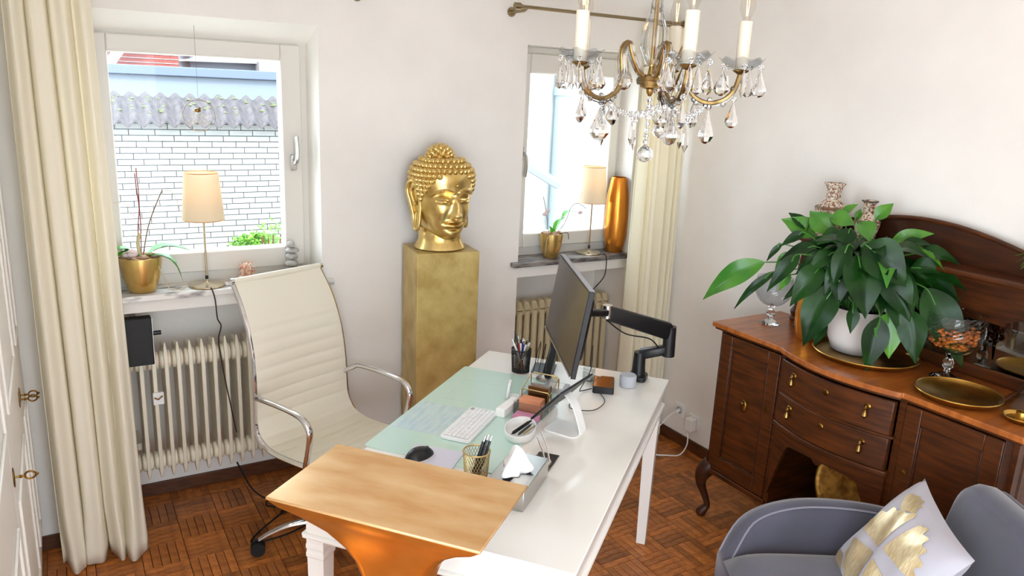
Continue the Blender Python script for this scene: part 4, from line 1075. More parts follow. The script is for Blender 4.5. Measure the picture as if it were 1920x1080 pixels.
# glass goblets
def goblet(label, loc, h, rb, fill=None):
    t_ = thing('goblet', label, 'goblet', loc, 0, 'cut-glass goblets on the sideboard')
    hb = h*.42
    def cut(rad, z, k): return rad
    b_ = MB(); prof_ = [(.006, hb*.95), (rb*.45, hb), (rb*.82, hb+h*.12), (rb, hb+h*.28), (rb*1.0, hb+h*.42), (rb*.94, h)]
    pr = [(p.x, p.y) for p in bez([(a, c, 0) for a, c in prof_], 5)]
    n_ = 40; rings = []
    for i, (r_, z) in enumerate(pr):
        rings.append([((r_+.0016*((k+i) % 2))*math.cos(2*math.pi*(k+.0*i)/n_), (r_+.0016*((k+i) % 2))*math.sin(2*math.pi*(k+.0*i)/n_), z) for k in range(n_)])
    inn = [[((max(r_-.0035, .002))*math.cos(2*math.pi*k/n_), max(r_-.0035, .002)*math.sin(2*math.pi*k/n_), z+(.004 if i == 0 else 0)) for k in range(n_)] for i, (r_, z) in reversed(list(enumerate(pr)))]
    b_.loft(rings, False).build('bowl', 'cut_glass', t_, smooth=0)
    MB().lathe([(rb*.52, 0), (rb*.55, .004), (rb*.4, .01), (.012, .022), (.009, .035), (.019, hb*.45), (.019, hb*.6), (.009, hb*.78), (.016, hb*.93), (.004, hb)], 16).build('stem', 'crystal', t_, smooth=0)
    if fill:
        q_ = MB()
        for k in range(190):
            a = random.uniform(0, 6.28); rr_ = random.uniform(0, 1)**.4*(rb-.018); z = hb+h*.08+random.uniform(0, h*.26)
            rr_ *= min(1, .45+(z-hb)/(h*.3))
            q_.sph((rr_*math.cos(a), rr_*math.sin(a), z), (.010, .008, .006), 6, 4)
        o_ = q_.build('contents', 'potpourri', t_); o_['kind'] = 'stuff'; o_['label'] = 'orange dried petals'
goblet('empty cut-glass goblet at the left end of the sideboard', (2.68, 2.215, T2), .215, .078)
goblet('large cut-glass goblet filled with orange petals right of the plant', (2.752, 1.455, T2), .25, .098, True)
MB_ = None
pl_ = thing('serving_plate', 'empty round brass plate in front of the filled goblet', 'plate', (2.605, 1.325, T2))
MB().lathe([(.114, 0), (.121, .002), (.131, .016), (.136, .021), (.133, .022), (.119, .006), (.002, .0045)], 56).build('dish', 'brass', pl_, smooth=50)
MB().tube([(.1345*math.cos(2*math.pi*k/56), .1345*math.sin(2*math.pi*k/56), .0215) for k in range(57)], .003, 6).build('rim', 'brass', pl_)
glassmat('smoky_glass', (226, 224, 220), 1.0)
ck = thing('cake_stand', 'clear glass cake stand with flared foot at the right end', 'cake stand', (2.745, 1.165, T2))
MB().lathe([(.085, 0), (.08, .008), (.05, .04), (.022, .09), (.016, .15), (.03, .19), (.035, .195), (.012, .19), (.01, .1), (.04, .03), (.07, .006)], 36, caps=False).build('foot', 'smoky_glass', ck)
MB().lathe([(.03, .195), (.104, .2), (.109, .235), (.112, .265), (.109, .265), (.105, .237), (.1, .206), (.002, .2)], 40).build('bowl', 'smoky_glass', ck)
sd_ = thing('candle_dish', 'small brass candle dish at the right edge of the sideboard', 'dish', (2.60, 1.115, T2))
MB().lathe([(.04, 0), (.048, .002), (.056, .014), (.053, .015), (.045, .005), (.02, .006), (.018, .03), (.015, .03), (.014, .008), (.002, .008)], 30).build('dish', 'brass', sd_, smooth=50)
MB().tube([(.0545*math.cos(2*math.pi*k/30), .0545*math.sin(2*math.pi*k/30), .0145) for k in range(31)], .002, 5).build('rim', 'brass', sd_)
gv = thing('gold_vase', 'amber gold vase half hidden behind the peace lily leaves', 'vase', (2.655, 2.0, T2))
MB().lathe([(.038, 0), (.042, .004), (.052, .06), (.055, .11), (.05, .16), (.04, .19), (.042, .2), (.038, .2), (.036, .19), (.045, .16)], 30, caps=True).build('body', 'gold_amber', gv, smooth=50)
MB().tube([(.041*math.cos(2*math.pi*k/30), .041*math.sin(2*math.pi*k/30), .2) for k in range(31)], .002, 5).build('rim', 'gold_amber', gv)
pb_ = MB().sph((0, 0, .012), (.028, .02, .012), 16, 10).build('pebble', 'stone_dark', loc=(2.745, 2.115, T2)); tag(pb_, 'small dark pebble beside the turned sideboard post', 'stone')
lt = thing('leaning_tray', 'large brass tray leaning inside the arched niche of the sideboard', 'tray', (2.66, 1.67, .252))
Ml = Matrix.Translation((0, 0, .172)) @ Matrix.Rotation(R(-72), 4, 'Y')
MB().lathe([(.162, 0), (.168, .004), (.173, .014), (.17, .015), (.158, .006), (.002, .005)], 48, M=Ml).build('dish', 'brass_old', lt, smooth=50)
MB().tube([tuple(Ml @ Vector((.172*math.cos(2*math.pi*k/48), .172*math.sin(2*math.pi*k/48), .014))) for k in range(49)], .0035, 6).build('rim', 'brass', lt)
def vase(label, loc, h, rb, s_, rim='porcelain'):
    t_ = thing('porcelain_vase', label, 'vase', loc, 0, 'painted porcelain vases on the shelf')
    pr = [(rb*.55, 0), (rb*.6, h*.04), (rb*.75, h*.2), (rb, h*.48), (rb*.98, h*.56), (rb*.62, h*.64), (rb*.42, h*.72), (rb*.42, h*.85), (rb*.5, h*.94), (rb*.62, h*.985), (rb*.62, h), (rb*.52, h), (rb*.4, h*.9)]
    MB().lathe(pr, s_).build('body', 'porcelain', t_, smooth=30)
    MB().lathe([(rb*1.0, h*.535), (rb*1.02, h*.55), (rb*.93, h*.585)], s_, caps=False).build('shoulder_band', 'porcelain_band', t_)
    MB().lathe([(rb*.62, h*.975), (rb*.64, h*.985), (rb*.64, h*1.0), (rb*.6, h*1.004)], s_, caps=False).build('rim', rim, t_)
vase('taller painted porcelain vase on the sideboard shelf behind the plant', (2.815, 2.085, 1.3475), .235, .068, 6)
vase('shorter dark-rimmed porcelain vase right of the taller one', (2.82, 1.915, 1.3475), .185, .05, 24, 'stone_dark')
gp = thing('grass_plant', 'small spiky grass plant on the right end of the shelf', 'potted plant', (2.81, 1.215, 1.3475))
MB().lathe([(.03, 0), (.04, .05), (.042, .055), (.038, .055), (.036, .05)], 20).build('pot', 'pot_glaze', gp)
for k in range(26):
    a = random.uniform(0, 6.28); l_ = random.uniform(.08, .13); d_ = Vector((math.cos(a), math.sin(a), 0))
    MB().tube([(0, 0, .045), tuple(d_*l_*.4+Vector((0, 0, .12))), tuple(d_*l_+Vector((0, 0, .10-random.uniform(0, .06))))], [.002, .0018, .0004], 4).build('blade', 'lily_leaf_light', gp)
# ------------------------------------------------------------------ velvet armchair with cushion
mat('velvet', (62, 61, 70), .85, c2=(76, 74, 88), ns=4, sheen=.5)
mat('velvet_piping', (128, 126, 136), .7)
mat('satin_grey', (176, 172, 180), .5, sheen=.3)
mat('gold_print', (238, 220, 182), .32, .55, c2=(214, 188, 140), ns=40, nstretch=(1, 6, 1))
mat('black_metal', (24, 24, 26), .4, .6)
AC = Vector((1.91, 1.12, 0)); AR = R(-120.5)
ac = thing('armchair', 'grey velvet tub armchair in front of the sideboard', 'armchair', AC, AR)
# tub wall: path from one arm front round the back to the other
def tub_pt(t):
    """t 0..1, returns x, y, top z (inner face line)"""
    th = math.pi*(t)   # 0 right .. pi left
    pts_ = [(-.33, -.30, .44), (-.375, -.22, .55), (-.385, -.08, .605), (-.375, .1, .615), (-.33, .25, .61), (-.23, .33, .60), (0, .355, .59), (.23, .33, .60), (.33, .25, .61), (.375, .1, .615), (.385, -.08, .605), (.375, -.22, .55), (.33, -.30, .44)]
    return pts_
tc_ = bez(tub_pt(0), 6)
rings = []; rim = []; rim2 = []
for i, p in enumerate(tc_):
    a = tc_[min(i+1, len(tc_)-1)]-tc_[max(i-1, 0)]; tg = Vector((a.x, a.y, 0)).normalized(); nx = Vector((tg.y, -tg.x, 0))   # inward or outward
    c_ = Vector((p.x, p.y, 0)); outv = nx if nx.dot(c_) > 0 else -nx
    zt = p.z; th = .036; zb = .24
    b_ = lambda o_, z: tuple(c_+outv*o_+Vector((0, 0, z)))
    k = .05
    rings.append([b_(-th-.02, zb+.1), b_(-th-.005, zt-.12), b_(-th, zt-.03), b_(-th*.6, zt-.006), b_(0, zt), b_(th*.6, zt-.006), b_(th, zt-.03), b_(th-.0, zt-.15), b_(th-.03, zb+.04), b_(th-.06, zb), b_(-th-.02, zb)])
    rim.append(b_(th*.75, zt-.011)); rim2.append(b_(-th*.75, zt-.011))
MB().loft(rings).build('tub_shell', 'velvet', ac, smooth=60)
MB().tube(rim, .0042, 6).build('piping', 'velvet_piping', ac)
MB().tube(rim2, .0035, 6).build('piping', 'velvet_piping', ac)
def cushion(w_, d_, h_, c_, M=None, n=18, pinch=.5):
    def face(s_):
        def fn(u, v):
            x, y = 2*u-1, 2*v-1
            e = max(0, (1-x**4))*max(0, (1-y**4))
            z = h_/2*(e**pinch)
            kx = 1-.06*(1-abs(x))*(abs(y)**3)*2; return (c_[0]+x*w_/2*(1-.05*(1-y*y)*0), c_[1]+y*d_/2, c_[2]+s_*z)
        return fn
    m_ = MB(); m_.grid(face(1), n, n, M); m_.grid(face(-1), n, n, M); return m_
cushion(.64, .58, .17, (0, -.02, .41), pinch=.35).build('seat_cushion', 'velvet', ac, smooth=60)
# taller backrest pad
bk = []
Mb = Matrix.Translation((0, .315, .44)) @ Matrix.Rotation(R(-13), 4, 'X')
for y, w_, h0, h1 in ((-.055, .165, .02, .355), (-.05, .18, .0, .38), (-.02, .193, -.01, .393), (.02, .193, -.01, .393), (.045, .18, .0, .38), (.05, .165, .02, .355)):
    bk.append([tuple(Mb @ Vector((x, y-.02*(1-(x/.22)**2), (h0+h1)/2+z))) for x, z in rrect(2*w_, h1-h0, .085, 6)])
MB().loft(bk).build('backrest', 'velvet', ac, smooth=60)
MB().tube([tuple(Mb @ Vector((x, .045-.02*(1-(x/.22)**2), .191+z))) for x, z in rrect(.375, .39, .085, 6)]+[tuple(Mb @ Vector((.1875, .045-.02*(1-(.1875/.22)**2), .191+.11)))], .0042, 6).build('backrest_piping', 'velvet_piping', ac)
for sx in (-1, 1):
    for sy in (-1, 1):
        MB().tube([(sx*.2, sy*.19, .25), (sx*.26, sy*.25, 0)], [.016, .010], 10).build('leg', 'black_metal', ac)
# scatter cushion with golden leaf print
f_ = Vector((math.sin(AR), -math.cos(AR), 0)); s2 = Vector((math.cos(AR), math.sin(AR), 0))
CP = AC - f_*.12 - s2*.075 + Vector((0, 0, .595))
cp = thing('scatter_cushion', 'silver grey satin cushion with golden leaf print on the armchair', 'cushion', CP)
nz_ = (f_*.85-s2*.12+Vector((0, 0, .55))).normalized(); ux = s2*math.cos(R(-10))+Vector((0, 0, 1))*math.sin(R(-10)); ux = (ux-nz_*ux.dot(nz_)).normalized(); uy = nz_.cross(ux)
Mc = Matrix((ux, uy, nz_)).transposed().to_4x4()
def pil(x, y):
    e = max(0, 1-abs(x)**3.2)*max(0, 1-abs(y)**3.2); return .075*e**.55+.004*math.sin(9*x+4*y)*e
CW = .205
def pfn(s_):
    def fn(u, v):
        x, y = 2*u-1, 2*v-1
        k = 1-.075*(1-abs(y))*abs(x)**2*1.0
        kx = x*(1-.07*(1-y*y)); ky = y*(1-.07*(1-x*x))
        return (kx*CW, ky*CW, s_*pil(x, y))
    return fn
MB().grid(pfn(1), 30, 30, Mc).grid(pfn(-1), 30, 30, Mc).build('cover', 'satin_grey', cp, smooth=60)
def fan(cx, cy_, r_, a0, a1, r_in=.15):
    q = MB(); n = 26; rows = 5
    def fn(u, v):
        a = R(a0+(a1-a0)*u); rad = r_*(r_in+(1-r_in)*v)*(1+.06*math.sin(u*31)*v)
        x, y = cx+rad*math.cos(a), cy_+rad*math.sin(a)
        x = max(-.96, min(.96, x)); y = max(-.96, min(.96, y))
        return (x*(1-.07*(1-y*y))*CW, y*(1-.07*(1-x*x))*CW, pil(x, y)+.0022)
    return q.grid(fn, n, rows, Mc)
for args in ((.08, .04, .72, 98, 190, .04), (.12, -.06, .74, 198, 285, .04), (.18, .10, .7, 8, 92, .04), (.2, -.1, .7, 292, 358, .04), (-.38, .6, .32, 30, 150, .04), (-.45, -.62, .34, 190, 300, .04)):
    fan(*args).build('leaf_print', 'gold_print', cp, smooth=60)
# ------------------------------------------------------------------ chandelier
mat('crystal_drop', (250, 250, 250), .0, trans=1, ior=1.52)
mat('antique_gold', (176, 148, 92), .28, 1, c2=(130, 100, 54), ns=30)
mat('candle_sleeve', (232, 222, 200), .5)
mat('filament', (255, 190, 110), .4, emit=3)
glassmat('bulb_glass', (250, 248, 244), .8)
glassmat('pan_glass', (240, 242, 244), .9, .05)
HC = Vector((1.545, 1.821, 0)); HZc = 1.955
cl = thing('chandelier', 'crystal chandelier with candle bulbs hanging from the ceiling', 'chandelier', (HC.x, HC.y, HZc))
vr = Vector((.857, -.516, 0)); vt = Vector((-.516, -.857, 0))
MB().lathe([(.004, -.055), (.010, -.045), (.012, -.035), (.03, -.03), (.036, -.012), (.03, .002), (.012, .008), (.008, .03)], 20).build('hub', 'antique_gold', cl, smooth=40)
MB().lathe([(.012, -.03), (.04, -.022), (.044, -.008), (.036, .004), (.03, .0)], 20, caps=False).build('hub_bowl', 'crystal_drop', cl, smooth=0)
MB().tube([(0, 0, .0), (0, 0, .50)], .006, 10).build('central_rod', 'antique_gold', cl)
MB().lathe([(.03, .03), (.02, .036), (.024, .05), (.04, .085), (.037, .13), (.022, .18), (.017, .22), (.03, .245), (.045, .26), (.03, .262), (.014, .222), (.018, .18), (.033, .13), (.036, .085), (.02, .05)], 16, caps=False).build('glass_baluster', 'crystal_drop', cl, smooth=0)
MB().lathe([(.03, .3), (.05, .31), (.06, .34), (.045, .345), (.03, .33)], 16, caps=False).build('crown_dish', 'crystal_drop', cl, smooth=0)
MB().tube([(0, 0, .5), (0, 0, CZ-HZc-.04)], .003, 6).build('chain', 'antique_gold', cl)
MB().lathe([(.05, CZ-HZc-.0), (.05, CZ-HZc-.01), (.03, CZ-HZc-.035), (.006, CZ-HZc-.045)], 24).build('ceiling_rose', 'antique_gold', cl)
def drop_me(h, w_, n=8):
    return MB().loft([[(max(r_*w_, .0003)*math.cos(2*math.pi*k/n), max(r_*w_, .0003)*.55*math.sin(2*math.pi*k/n), z*h) for k in range(n)] for r_, z in ((.05, 0), (.12, -.05), (.5, -.38), (.92, -.68), (.95, -.78), (.62, -.93), (.15, -1))]).mesh('crystal_drop', 0)
def spear_me(h, w_, n=6):
    return MB().loft([[(max(r_*w_, .0003)*math.cos(2*math.pi*k/n), max(r_*w_, .0003)*.7*math.sin(2*math.pi*k/n), z*h) for k in range(n)] for r_, z in ((.1, 0), (.55, -.2), (.9, -.72), (.02, -1))]).mesh('crystal_spear', 0)
DROP, DROPL, SPEAR = drop_me(.074, .023), drop_me(.098, .031), spear_me(.078, .012)
BEAD = MB().sph((0, 0, 0), .0085, 7, 5).mesh('bead', 0)
for me in (DROP, DROPL, SPEAR, BEAD): me.materials.append(MAT['crystal_drop'])
def hang(me, p, par, name='crystal_drop', bead=True, rz=None):
    p = Vector(p)
    if bead: link('bead', BEAD, None, par, loc=p-Vector((0, 0, .008))); p = p-Vector((0, 0, .017))
    o_ = link(name, me, None, par, loc=p); o_.rotation_euler = (0, 0, random.uniform(0, 3) if rz is None else rz)
RA = .256
def scallop(par, c_, r_):
    n = 40
    def ring(rad, z, sc): return [(c_.x+rad*(1+sc*math.cos(8*2*math.pi*k/n))*math.cos(2*math.pi*k/n), c_.y+rad*(1+sc*math.cos(8*2*math.pi*k/n))*math.sin(2*math.pi*k/n), c_.z+z+(.004*math.cos(8*2*math.pi*k/n) if rad > r_*.8 else 0)) for k in range(n)]
    return MB().loft([ring(.012, 0, 0), ring(r_*.55, .004, 0), ring(r_*.82, .016, .02), ring(r_, .03, .04), ring(r_*.985, .031, .04), ring(r_*.8, .019, .02), ring(r_*.5, .007, 0), ring(.012, .003, 0)], False).build('drip_pan', 'pan_glass', par, smooth=50)
random.seed(5)
for phi in (84, 12, -60, -132, 156):
    d_ = vr*math.sin(R(phi))+vt*math.cos(R(phi))
    Z = lambda r_, z: tuple(d_*r_+Vector((0, 0, z)))
    path = bez([Z(.02, .0), Z(.045, .012), Z(.075, .06), Z(.088, .09), Z(.104, .088), Z(.114, .06), Z(.108, .0), Z(.125, -.045), Z(.168, -.066), Z(.215, -.056), Z(.243, -.025), Z(RA, .023)], 6)
    arm = MB().tube(path, .0068, 8).build('arm', 'antique_gold', cl, smooth=50)
    off = [tuple(Vector(p)+Vector((0, 0, -.009))) for p in path[30:]]
    MB().tube(off, .005, 6).build('glass_strip', 'crystal_drop', arm)
    off2 = [tuple(Vector(p)+d_.cross(Vector((0, 0, 1)))*.009) for p in path[4:]]; MB().tube(off2, .0045, 6).build('glass_strip', 'crystal_drop', arm)
    off3 = [tuple(Vector(p)-d_.cross(Vector((0, 0, 1)))*.009) for p in path[4:]]; MB().tube(off3, .0045, 6).build('glass_strip', 'crystal_drop', arm)
    cup = d_*RA+Vector((0, 0, .028))
    MB().lathe([(.005, -.012), (.022, -.002), (.024, .002), (.012, .004)], 16, c=cup).build('cup', 'antique_gold', arm)
    scallop(arm, cup+Vector((0, 0, .003)), .064)
    MB().lathe([(.0185, .004), (.0185, .137), (.015, .138), (.004, .138)], 18, c=cup).build('candle_sleeve', 'candle_sleeve', arm)
    MB().lathe([(.010, .138), (.012, .146), (.021, .17), (.0215, .188), (.014, .218), (.004, .24), (.001, .246)], 16, c=cup).build('bulb', 'bulb_glass', arm)
    fl_ = MB()
    for k in range(4):
        a = k*math.pi/2; fl_.tube([tuple(cup+Vector((.002*math.cos(a), .002*math.sin(a), .152))), tuple(cup+Vector((.0055*math.cos(a), .0055*math.sin(a), .206)))], .0008, 4)
    fl_.build('filament', 'filament', arm)
    for k in range(5):
        a = 2*math.pi*k/5+.3; q = cup+Vector((.056*math.cos(a), .056*math.sin(a), .018))
        hang(SPEAR if k % 2 else DROP, q, arm, 'crystal_drop')
    hang(DROP, d_*.245+Vector((0, 0, -.045)), arm); hang(DROPL, d_*.175+Vector((0, 0, -.07)), arm); hang(DROP, d_*.13+Vector((0, 0, -.05)), arm)
    hang(DROPL, d_*.098+Vector((0, 0, .075)), arm, rz=math.atan2(d_.y, d_.x))
    for k in range(6):
        p = path[34+k*5] if 34+k*5 < len(path) else path[-1]
        link('bead', BEAD, None, arm, loc=Vector(p)+Vector((0, 0, .008 if k % 2 else -.012)))
phis = [84, 12, -60, -132, 156]
for i in range(5):
    d0 = vr*math.sin(R(phis[i]))+vt*math.cos(R(phis[i])); d1 = vr*math.sin(R(phis[(i+1) % 5]))+vt*math.cos(R(phis[(i+1) % 5]))
    for k in range(13):
        t = k/12; p = d0.lerp(d1, t)*.165+Vector((0, 0, -.075-.035*math.sin(math.pi*t))); link('bead', BEAD, None, cl, loc=p)
    hang(SPEAR, d0.lerp(d1, .5)*.165+Vector((0, 0, -.115)), cl, 'crystal_drop')
for k in range(8): link('bead', BEAD, None, cl, loc=(0, 0, -.065-.0175*k))
bl = MB(); bl.sph((0, 0, -.225), (.025, .025, .024), 14, 9); bl.lathe([(.003, -.195), (.008, -.2), (.014, -.207)], 8); bl.build('crystal_ball', 'crystal_drop', cl, smooth=0)
for k in range(6):
    a = 2*math.pi*k/6; hang(SPEAR, (.055*math.cos(a), .055*math.sin(a), .335), cl, 'crystal_drop')
# ------------------------------------------------------------------ window sill things
mat('lamp_metal', (206, 192, 164), .25, .9)
mat('gold_pot', (230, 196, 122), .27, .8, c2=(206, 166, 90), ns=10)
mat('orchid_leaf', (96, 176, 44), .3, c2=(74, 150, 36), ns=6, coat=.2)
mat('orchid_stem', (120, 96, 70), .6)
mat('stake_red', (140, 60, 50), .5)
mat('root', (196, 180, 140), .7)
mat('bark', (206, 178, 150), .9, c2=(150, 110, 80), ns=40)
mat('petal_dry', (228, 204, 206), .7)
mat('stone_grey', (186, 182, 176), .85, c2=(140, 136, 132), ns=20)
mat('wicker', (196, 120, 84), .7, c2=(232, 210, 190), ns=70)
mat('copper_vase', (226, 148, 60), .24, .85, c2=(206, 120, 40), ns=5, nstretch=(5, 5, .6), nd=5)
mat('gold_lining', (214, 150, 80), .5, .5)
mat('speaker_black', (16, 16, 17), .55)
mat('cord_brown', (52, 36, 32), .6)
mat('cabinet_white', (240, 237, 230), .4)
cloth('shade_cloth', (236, 226, 206), .45)
SZ = 1.0405
def table_lamp(label, x, y, k=1.0):
    t_ = thing('table_lamp', label, 'lamp', (x, y, SZ), 0, 'window sill lamps')
    MB().lathe([(.072*k, 0), (.074*k, .004), (.072*k, .008), (.02, .011), (.006, .016), (.005, .02)], 40).build('base', 'lamp_metal', t_, smooth=50)
    MB().tube([(0, 0, .014), (0, 0, .33)], .0045, 10).build('pole', 'lamp_metal', t_)
    MB().tube([(0, 0, .03), (0, 0, .045)], .0065, 8).build('switch', 'black_plastic', t_)
    sh = MB(); n = 48
    def ring(r_, z): return [(r_*math.cos(2*math.pi*q/n), r_*math.sin(2*math.pi*q/n), z) for q in range(n)]
    sh.loft([ring(.083*k, .285), ring(.078*k, .35), ring(.072*k, .42), ring(.067*k, .478)], False)
    so = sh.build('shade', 'shade_cloth', t_, smooth=60, flip=False)
    li = MB(); li.loft([ring(.0815*k, .287), ring(.0655*k, .476)], False); li.build('shade_lining', 'shade_cloth', so, flip=False)
    for r_, z in ((.083*k, .285), (.067*k, .478)): MB().tube([(r_*math.cos(2*math.pi*q/n), r_*math.sin(2*math.pi*q/n), z) for q in range(n+1)], .0018, 5).build('shade_ring', 'gold_lining', so)
    MB().tube([(-.066*k, 0, .47), (0, 0, .455), (.066*k, 0, .47)], .0015, 5).build('shade_spider', 'gold_lining', so)
    MB().lathe([(.012, .33), (.012, .37), (.02, .39), (.028, .42), (.02, .445), (.002, .455)], 16).build('bulb', 'bulb_glass', t_)
    l_ = bpy.data.lights.new('added_shade_glow', 'POINT'); l_.energy = .15; l_.color = (1, .62, .3); l_.shadow_soft_size = .025  # added glow for the orange patch on the shade; the lamp is off
    lo = bpy.data.objects.new('added_shade_glow', l_); col.objects.link(lo); lo.parent = t_; lo.location = (0, 0, .41)
    return t_
table_lamp('table lamp with cream shade on the sill of the larger window', .517, 3.365)
table_lamp('table lamp with cream shade between orchid and golden vase', 2.522, 3.375, .93)
cable('lamp_cord', 'dark lamp cord hanging over the marble sill past the radiator', [(.517, 3.30, SZ+.006), (.522, 3.285, SZ+.002), (.53, 3.27, 1.0), (.535, 3.272, .92), (.55, 3.285, .88), (.54, 3.30, .82), (.548, 3.32, .74), (.56, 3.333, .64), (.58, 3.334, .5), (.6, 3.333, .36)], .003, 'cord_brown')
cable('lamp_cord', 'thin dark lamp cord hanging from the sill behind the monitor', [(2.56, 3.30, SZ+.006), (2.575, 3.285, SZ), (2.57, 3.27, .98), (2.56, 3.275, .92), (2.50, 3.29, .85), (2.45, 3.33, .78)], .003, 'cord_brown')
def orchid(label, x, y, h, r_, leaves, stems, ml='orchid_leaf'):
    t_ = thing('orchid', label, 'potted plant', (x, y, SZ), 0, 'orchids in golden pots')
    MB().lathe([(r_*.58, 0), (r_*.64, .004), (r_*.86, h*.4), (r_*.98, h*.8), (r_, h), (r_*.95, h), (r_*.92, h*.85)], 36).build('pot', 'gold_pot', t_, smooth=50)
    b_ = MB()
    for k in range(40):
        a = random.uniform(0, 6.28); q = random.uniform(0, 1)**.5*r_*.85; b_.sph((q*math.cos(a), q*math.sin(a), h-.006+random.uniform(0, .01)), (.014, .009, .007), 6, 4)
    o_ = b_.build('bark_chips', 'bark', t_); o_['kind'] = 'stuff'
    for b0, t0, w_, sg in leaves: leaf(b0, t0, w_, sg, ml, 0, None, t_, .35)
    for pts_, rad, m_ in stems: MB().tube(bez(pts_, 6), rad, 5).build('stem', m_, t_)
    return t_
random.seed(9)
orc = orchid('orchid with long green leaf in a gold pot beside the cream curtain', .268, 3.365, .145, .08,
       [((.02, -.01, .15), (.20, -.01, .185), .075, .10), ((-.01, 0, .15), (-.12, .0, .19), .06, .1), ((0, -.02, .15), (-.12, -.02, .15), .06, .12), ((.03, -.02, .15), (.15, -.03, .06), .055, .22)],
       [([(0, 0, .14), (.0, 0, .25), (.012, 0, .36), (.010, 0, .5)], .0022, 'stake_red'), ([(.004, 0, .14), (.012, 0, .3), (.006, .0, .42), (.004, 0, .48)], .0022, 'stake_red'), ([(.01, 0, .14), (.04, 0, .27), (.085, .0, .38), (.10, 0, .41)], .0024, 'orchid_stem'), ([(.10, 0, .41), (.13, 0, .405), (.15, 0, .37), (.155, 0, .33)], .0011, 'root'), ([(-.005, 0, .3), (-.04, 0, .36), (-.08, 0, .365)], .001, 'root'), ([(.05, -.02, .14), (.07, -.07, .08), (.10, -.06, .01), (.16, -.04, .012)], .0018, 'root'), ([(.0, 0, .15), (-.004, 0, .2), (.006, 0, .24)], .007, 'root')])
MB().sph((-.03, -.03, .165), (.022, .015, .018), 8, 6).sph((-.05, -.02, .16), (.018, .014, .012), 8, 6).build('flower', 'petal_dry', orc)
o2 = orchid('orchid with drooping roots in a gold pot beside the smaller window lamp', 2.257, 3.36, .13, .062,
       [((.02, 0, .13), (.085, 0, .235), .05, .1), ((-.01, 0, .13), (-.02, 0, .18), .04, .1), ((.06, 0, .2), (.17, 0, .25), .04, .2)],
       [([(-.02, 0, .13), (-.04, 0, .24), (-.065, 0, .33)], .0016, 'orchid_stem'), ([(.03, 0, .13), (.08, 0, .18), (.12, 0, .27), (.16, -.01, .285), (.21, -.01, .255)], .0018, 'orchid_stem'), ([(.165, 0, .285), (.175, 0, .32), (.185, 0, .345)], .001, 'root'), ([(-.03, -.03, .13), (-.06, -.05, .11), (-.065, -.05, .04)], .0016, 'root'), ([(.04, -.02, .13), (.075, -.04, .135), (.085, -.04, .10)], .0022, 'orchid_stem'), ([(0, -.04, .12), (.02, -.068, .08), (-.005, -.066, .04)], .0016, 'stake_red')])
for px_ in ((-.05, 0, .235), (-.035, 0, .25), (.175, -.005, .235)): MB().sph(px_, (.016, .004, .01), 7, 5).build('flower', 'petal_dry', o2)
gvz = thing('floor_vase', 'tall copper-gold vase on the right end of the sill', 'vase', (2.698, 3.375, SZ))
MB().lathe([(.046, 0), (.05, .004), (.064, .09), (.0665, .2), (.06, .32), (.046, .405), (.042, .418), (.039, .418), (.042, .4), (.05, .33)], 44).build('body', 'copper_vase', gvz, smooth=50)
MB().tube([(.0405*math.cos(2*math.pi*k/40), .0405*math.sin(2*math.pi*k/40), .418) for k in range(41)], .002, 5).build('rim', 'copper_vase', gvz)
# stacked pebbles
zc = SZ
cr = [('broad flat grey pebble at the bottom of the stack', .036, .030, .013), ('wide grey pebble second from the bottom of the stack', .037, .03, .0125), ('dark grey pebble in the middle of the stack', .034, .028, .016), ('pale beige pebble above the dark grey one', .028, .024, .0155), ('flat pale pebble just under the top of the stack', .031, .026, .0125), ('small round pebble on top of the stack', .019, .018, .0165)]
for k, (lb, a, b_, c_) in enumerate(cr):
    me = MB().sph((0, 0, 0), (a, b_, c_), 20, 12)
    o_ = me.build('pebble', 'stone_grey', loc=(.885+.004*math.sin(2.1*k), 3.395+.003*math.cos(1.7*k), zc+c_), smooth=60)
    o_.rotation_euler = (0, R(3*math.sin(3*k)), k*.8); tag(o_, lb, 'pebble', 'balanced pebbles on the sill'); zc += 2*c_-.001
ow = thing('wicker_figure', 'small reddish wicker bird figure on the sill behind the chair', 'figurine', (.678, 3.36, SZ))
random.seed(4); wk = MB()
for k in range(60):
    a = random.uniform(0, 6.28); z = random.uniform(.01, .085); rr_ = .024*math.sin(min(1, z/.09+.25)*2.6)**.5
    p = Vector((rr_*math.cos(a), rr_*math.sin(a), z)); q = p+Vector((random.uniform(-.02, .02), random.uniform(-.02, .02), random.uniform(-.018, .018)))
    wk.tube([tuple(p), tuple(q)], .0025, 5)
wk.build('woven_body', 'wicker', ow)
MB().lathe([(.018, 0), (.022, .03), (.02, .07), (.008, .085)], 12).sph((-.022, -.005, .02), (.018, .014, .014), 8, 6).build('core', 'wicker', ow)
# hanging wire ornament
hw = thing('hanging_ornament', 'round wire ornament hanging on a thread in the larger window', 'ornament', (.528, 3.40, 1.745))
MB().tube([(.062*math.cos(2*math.pi*k/48), 0, .062*math.sin(2*math.pi*k/48)) for k in range(49)], .0016, 6).build('ring', 'lamp_metal', hw)
MB().tube([(0, 0, .062), (-.004, -.02, .36)], .0006, 5).build('thread', 'dark_grey', hw)
ww = MB()
def wire(pts_, r_=.0009): ww.tube(pts_, r_, 4)
def oo(cx, cz, a, b_): wire([(cx+a*math.cos(2*math.pi*k/14), 0, cz+b_*math.sin(2*math.pi*k/14)) for k in range(15)])
for cx in (-.026, -.004, .012): oo(cx, -.004, .0085, .0095)
wire([(-.042, 0, .006), (-.042, 0, -.014)]); wire([(.028, 0, .006), (.024, 0, -.004), (.032, 0, -.008), (.027, 0, -.014)]); wire([(.042, 0, .006), (.042, 0, -.014)]); wire([(.034, 0, .006), (.05, 0, .006)])
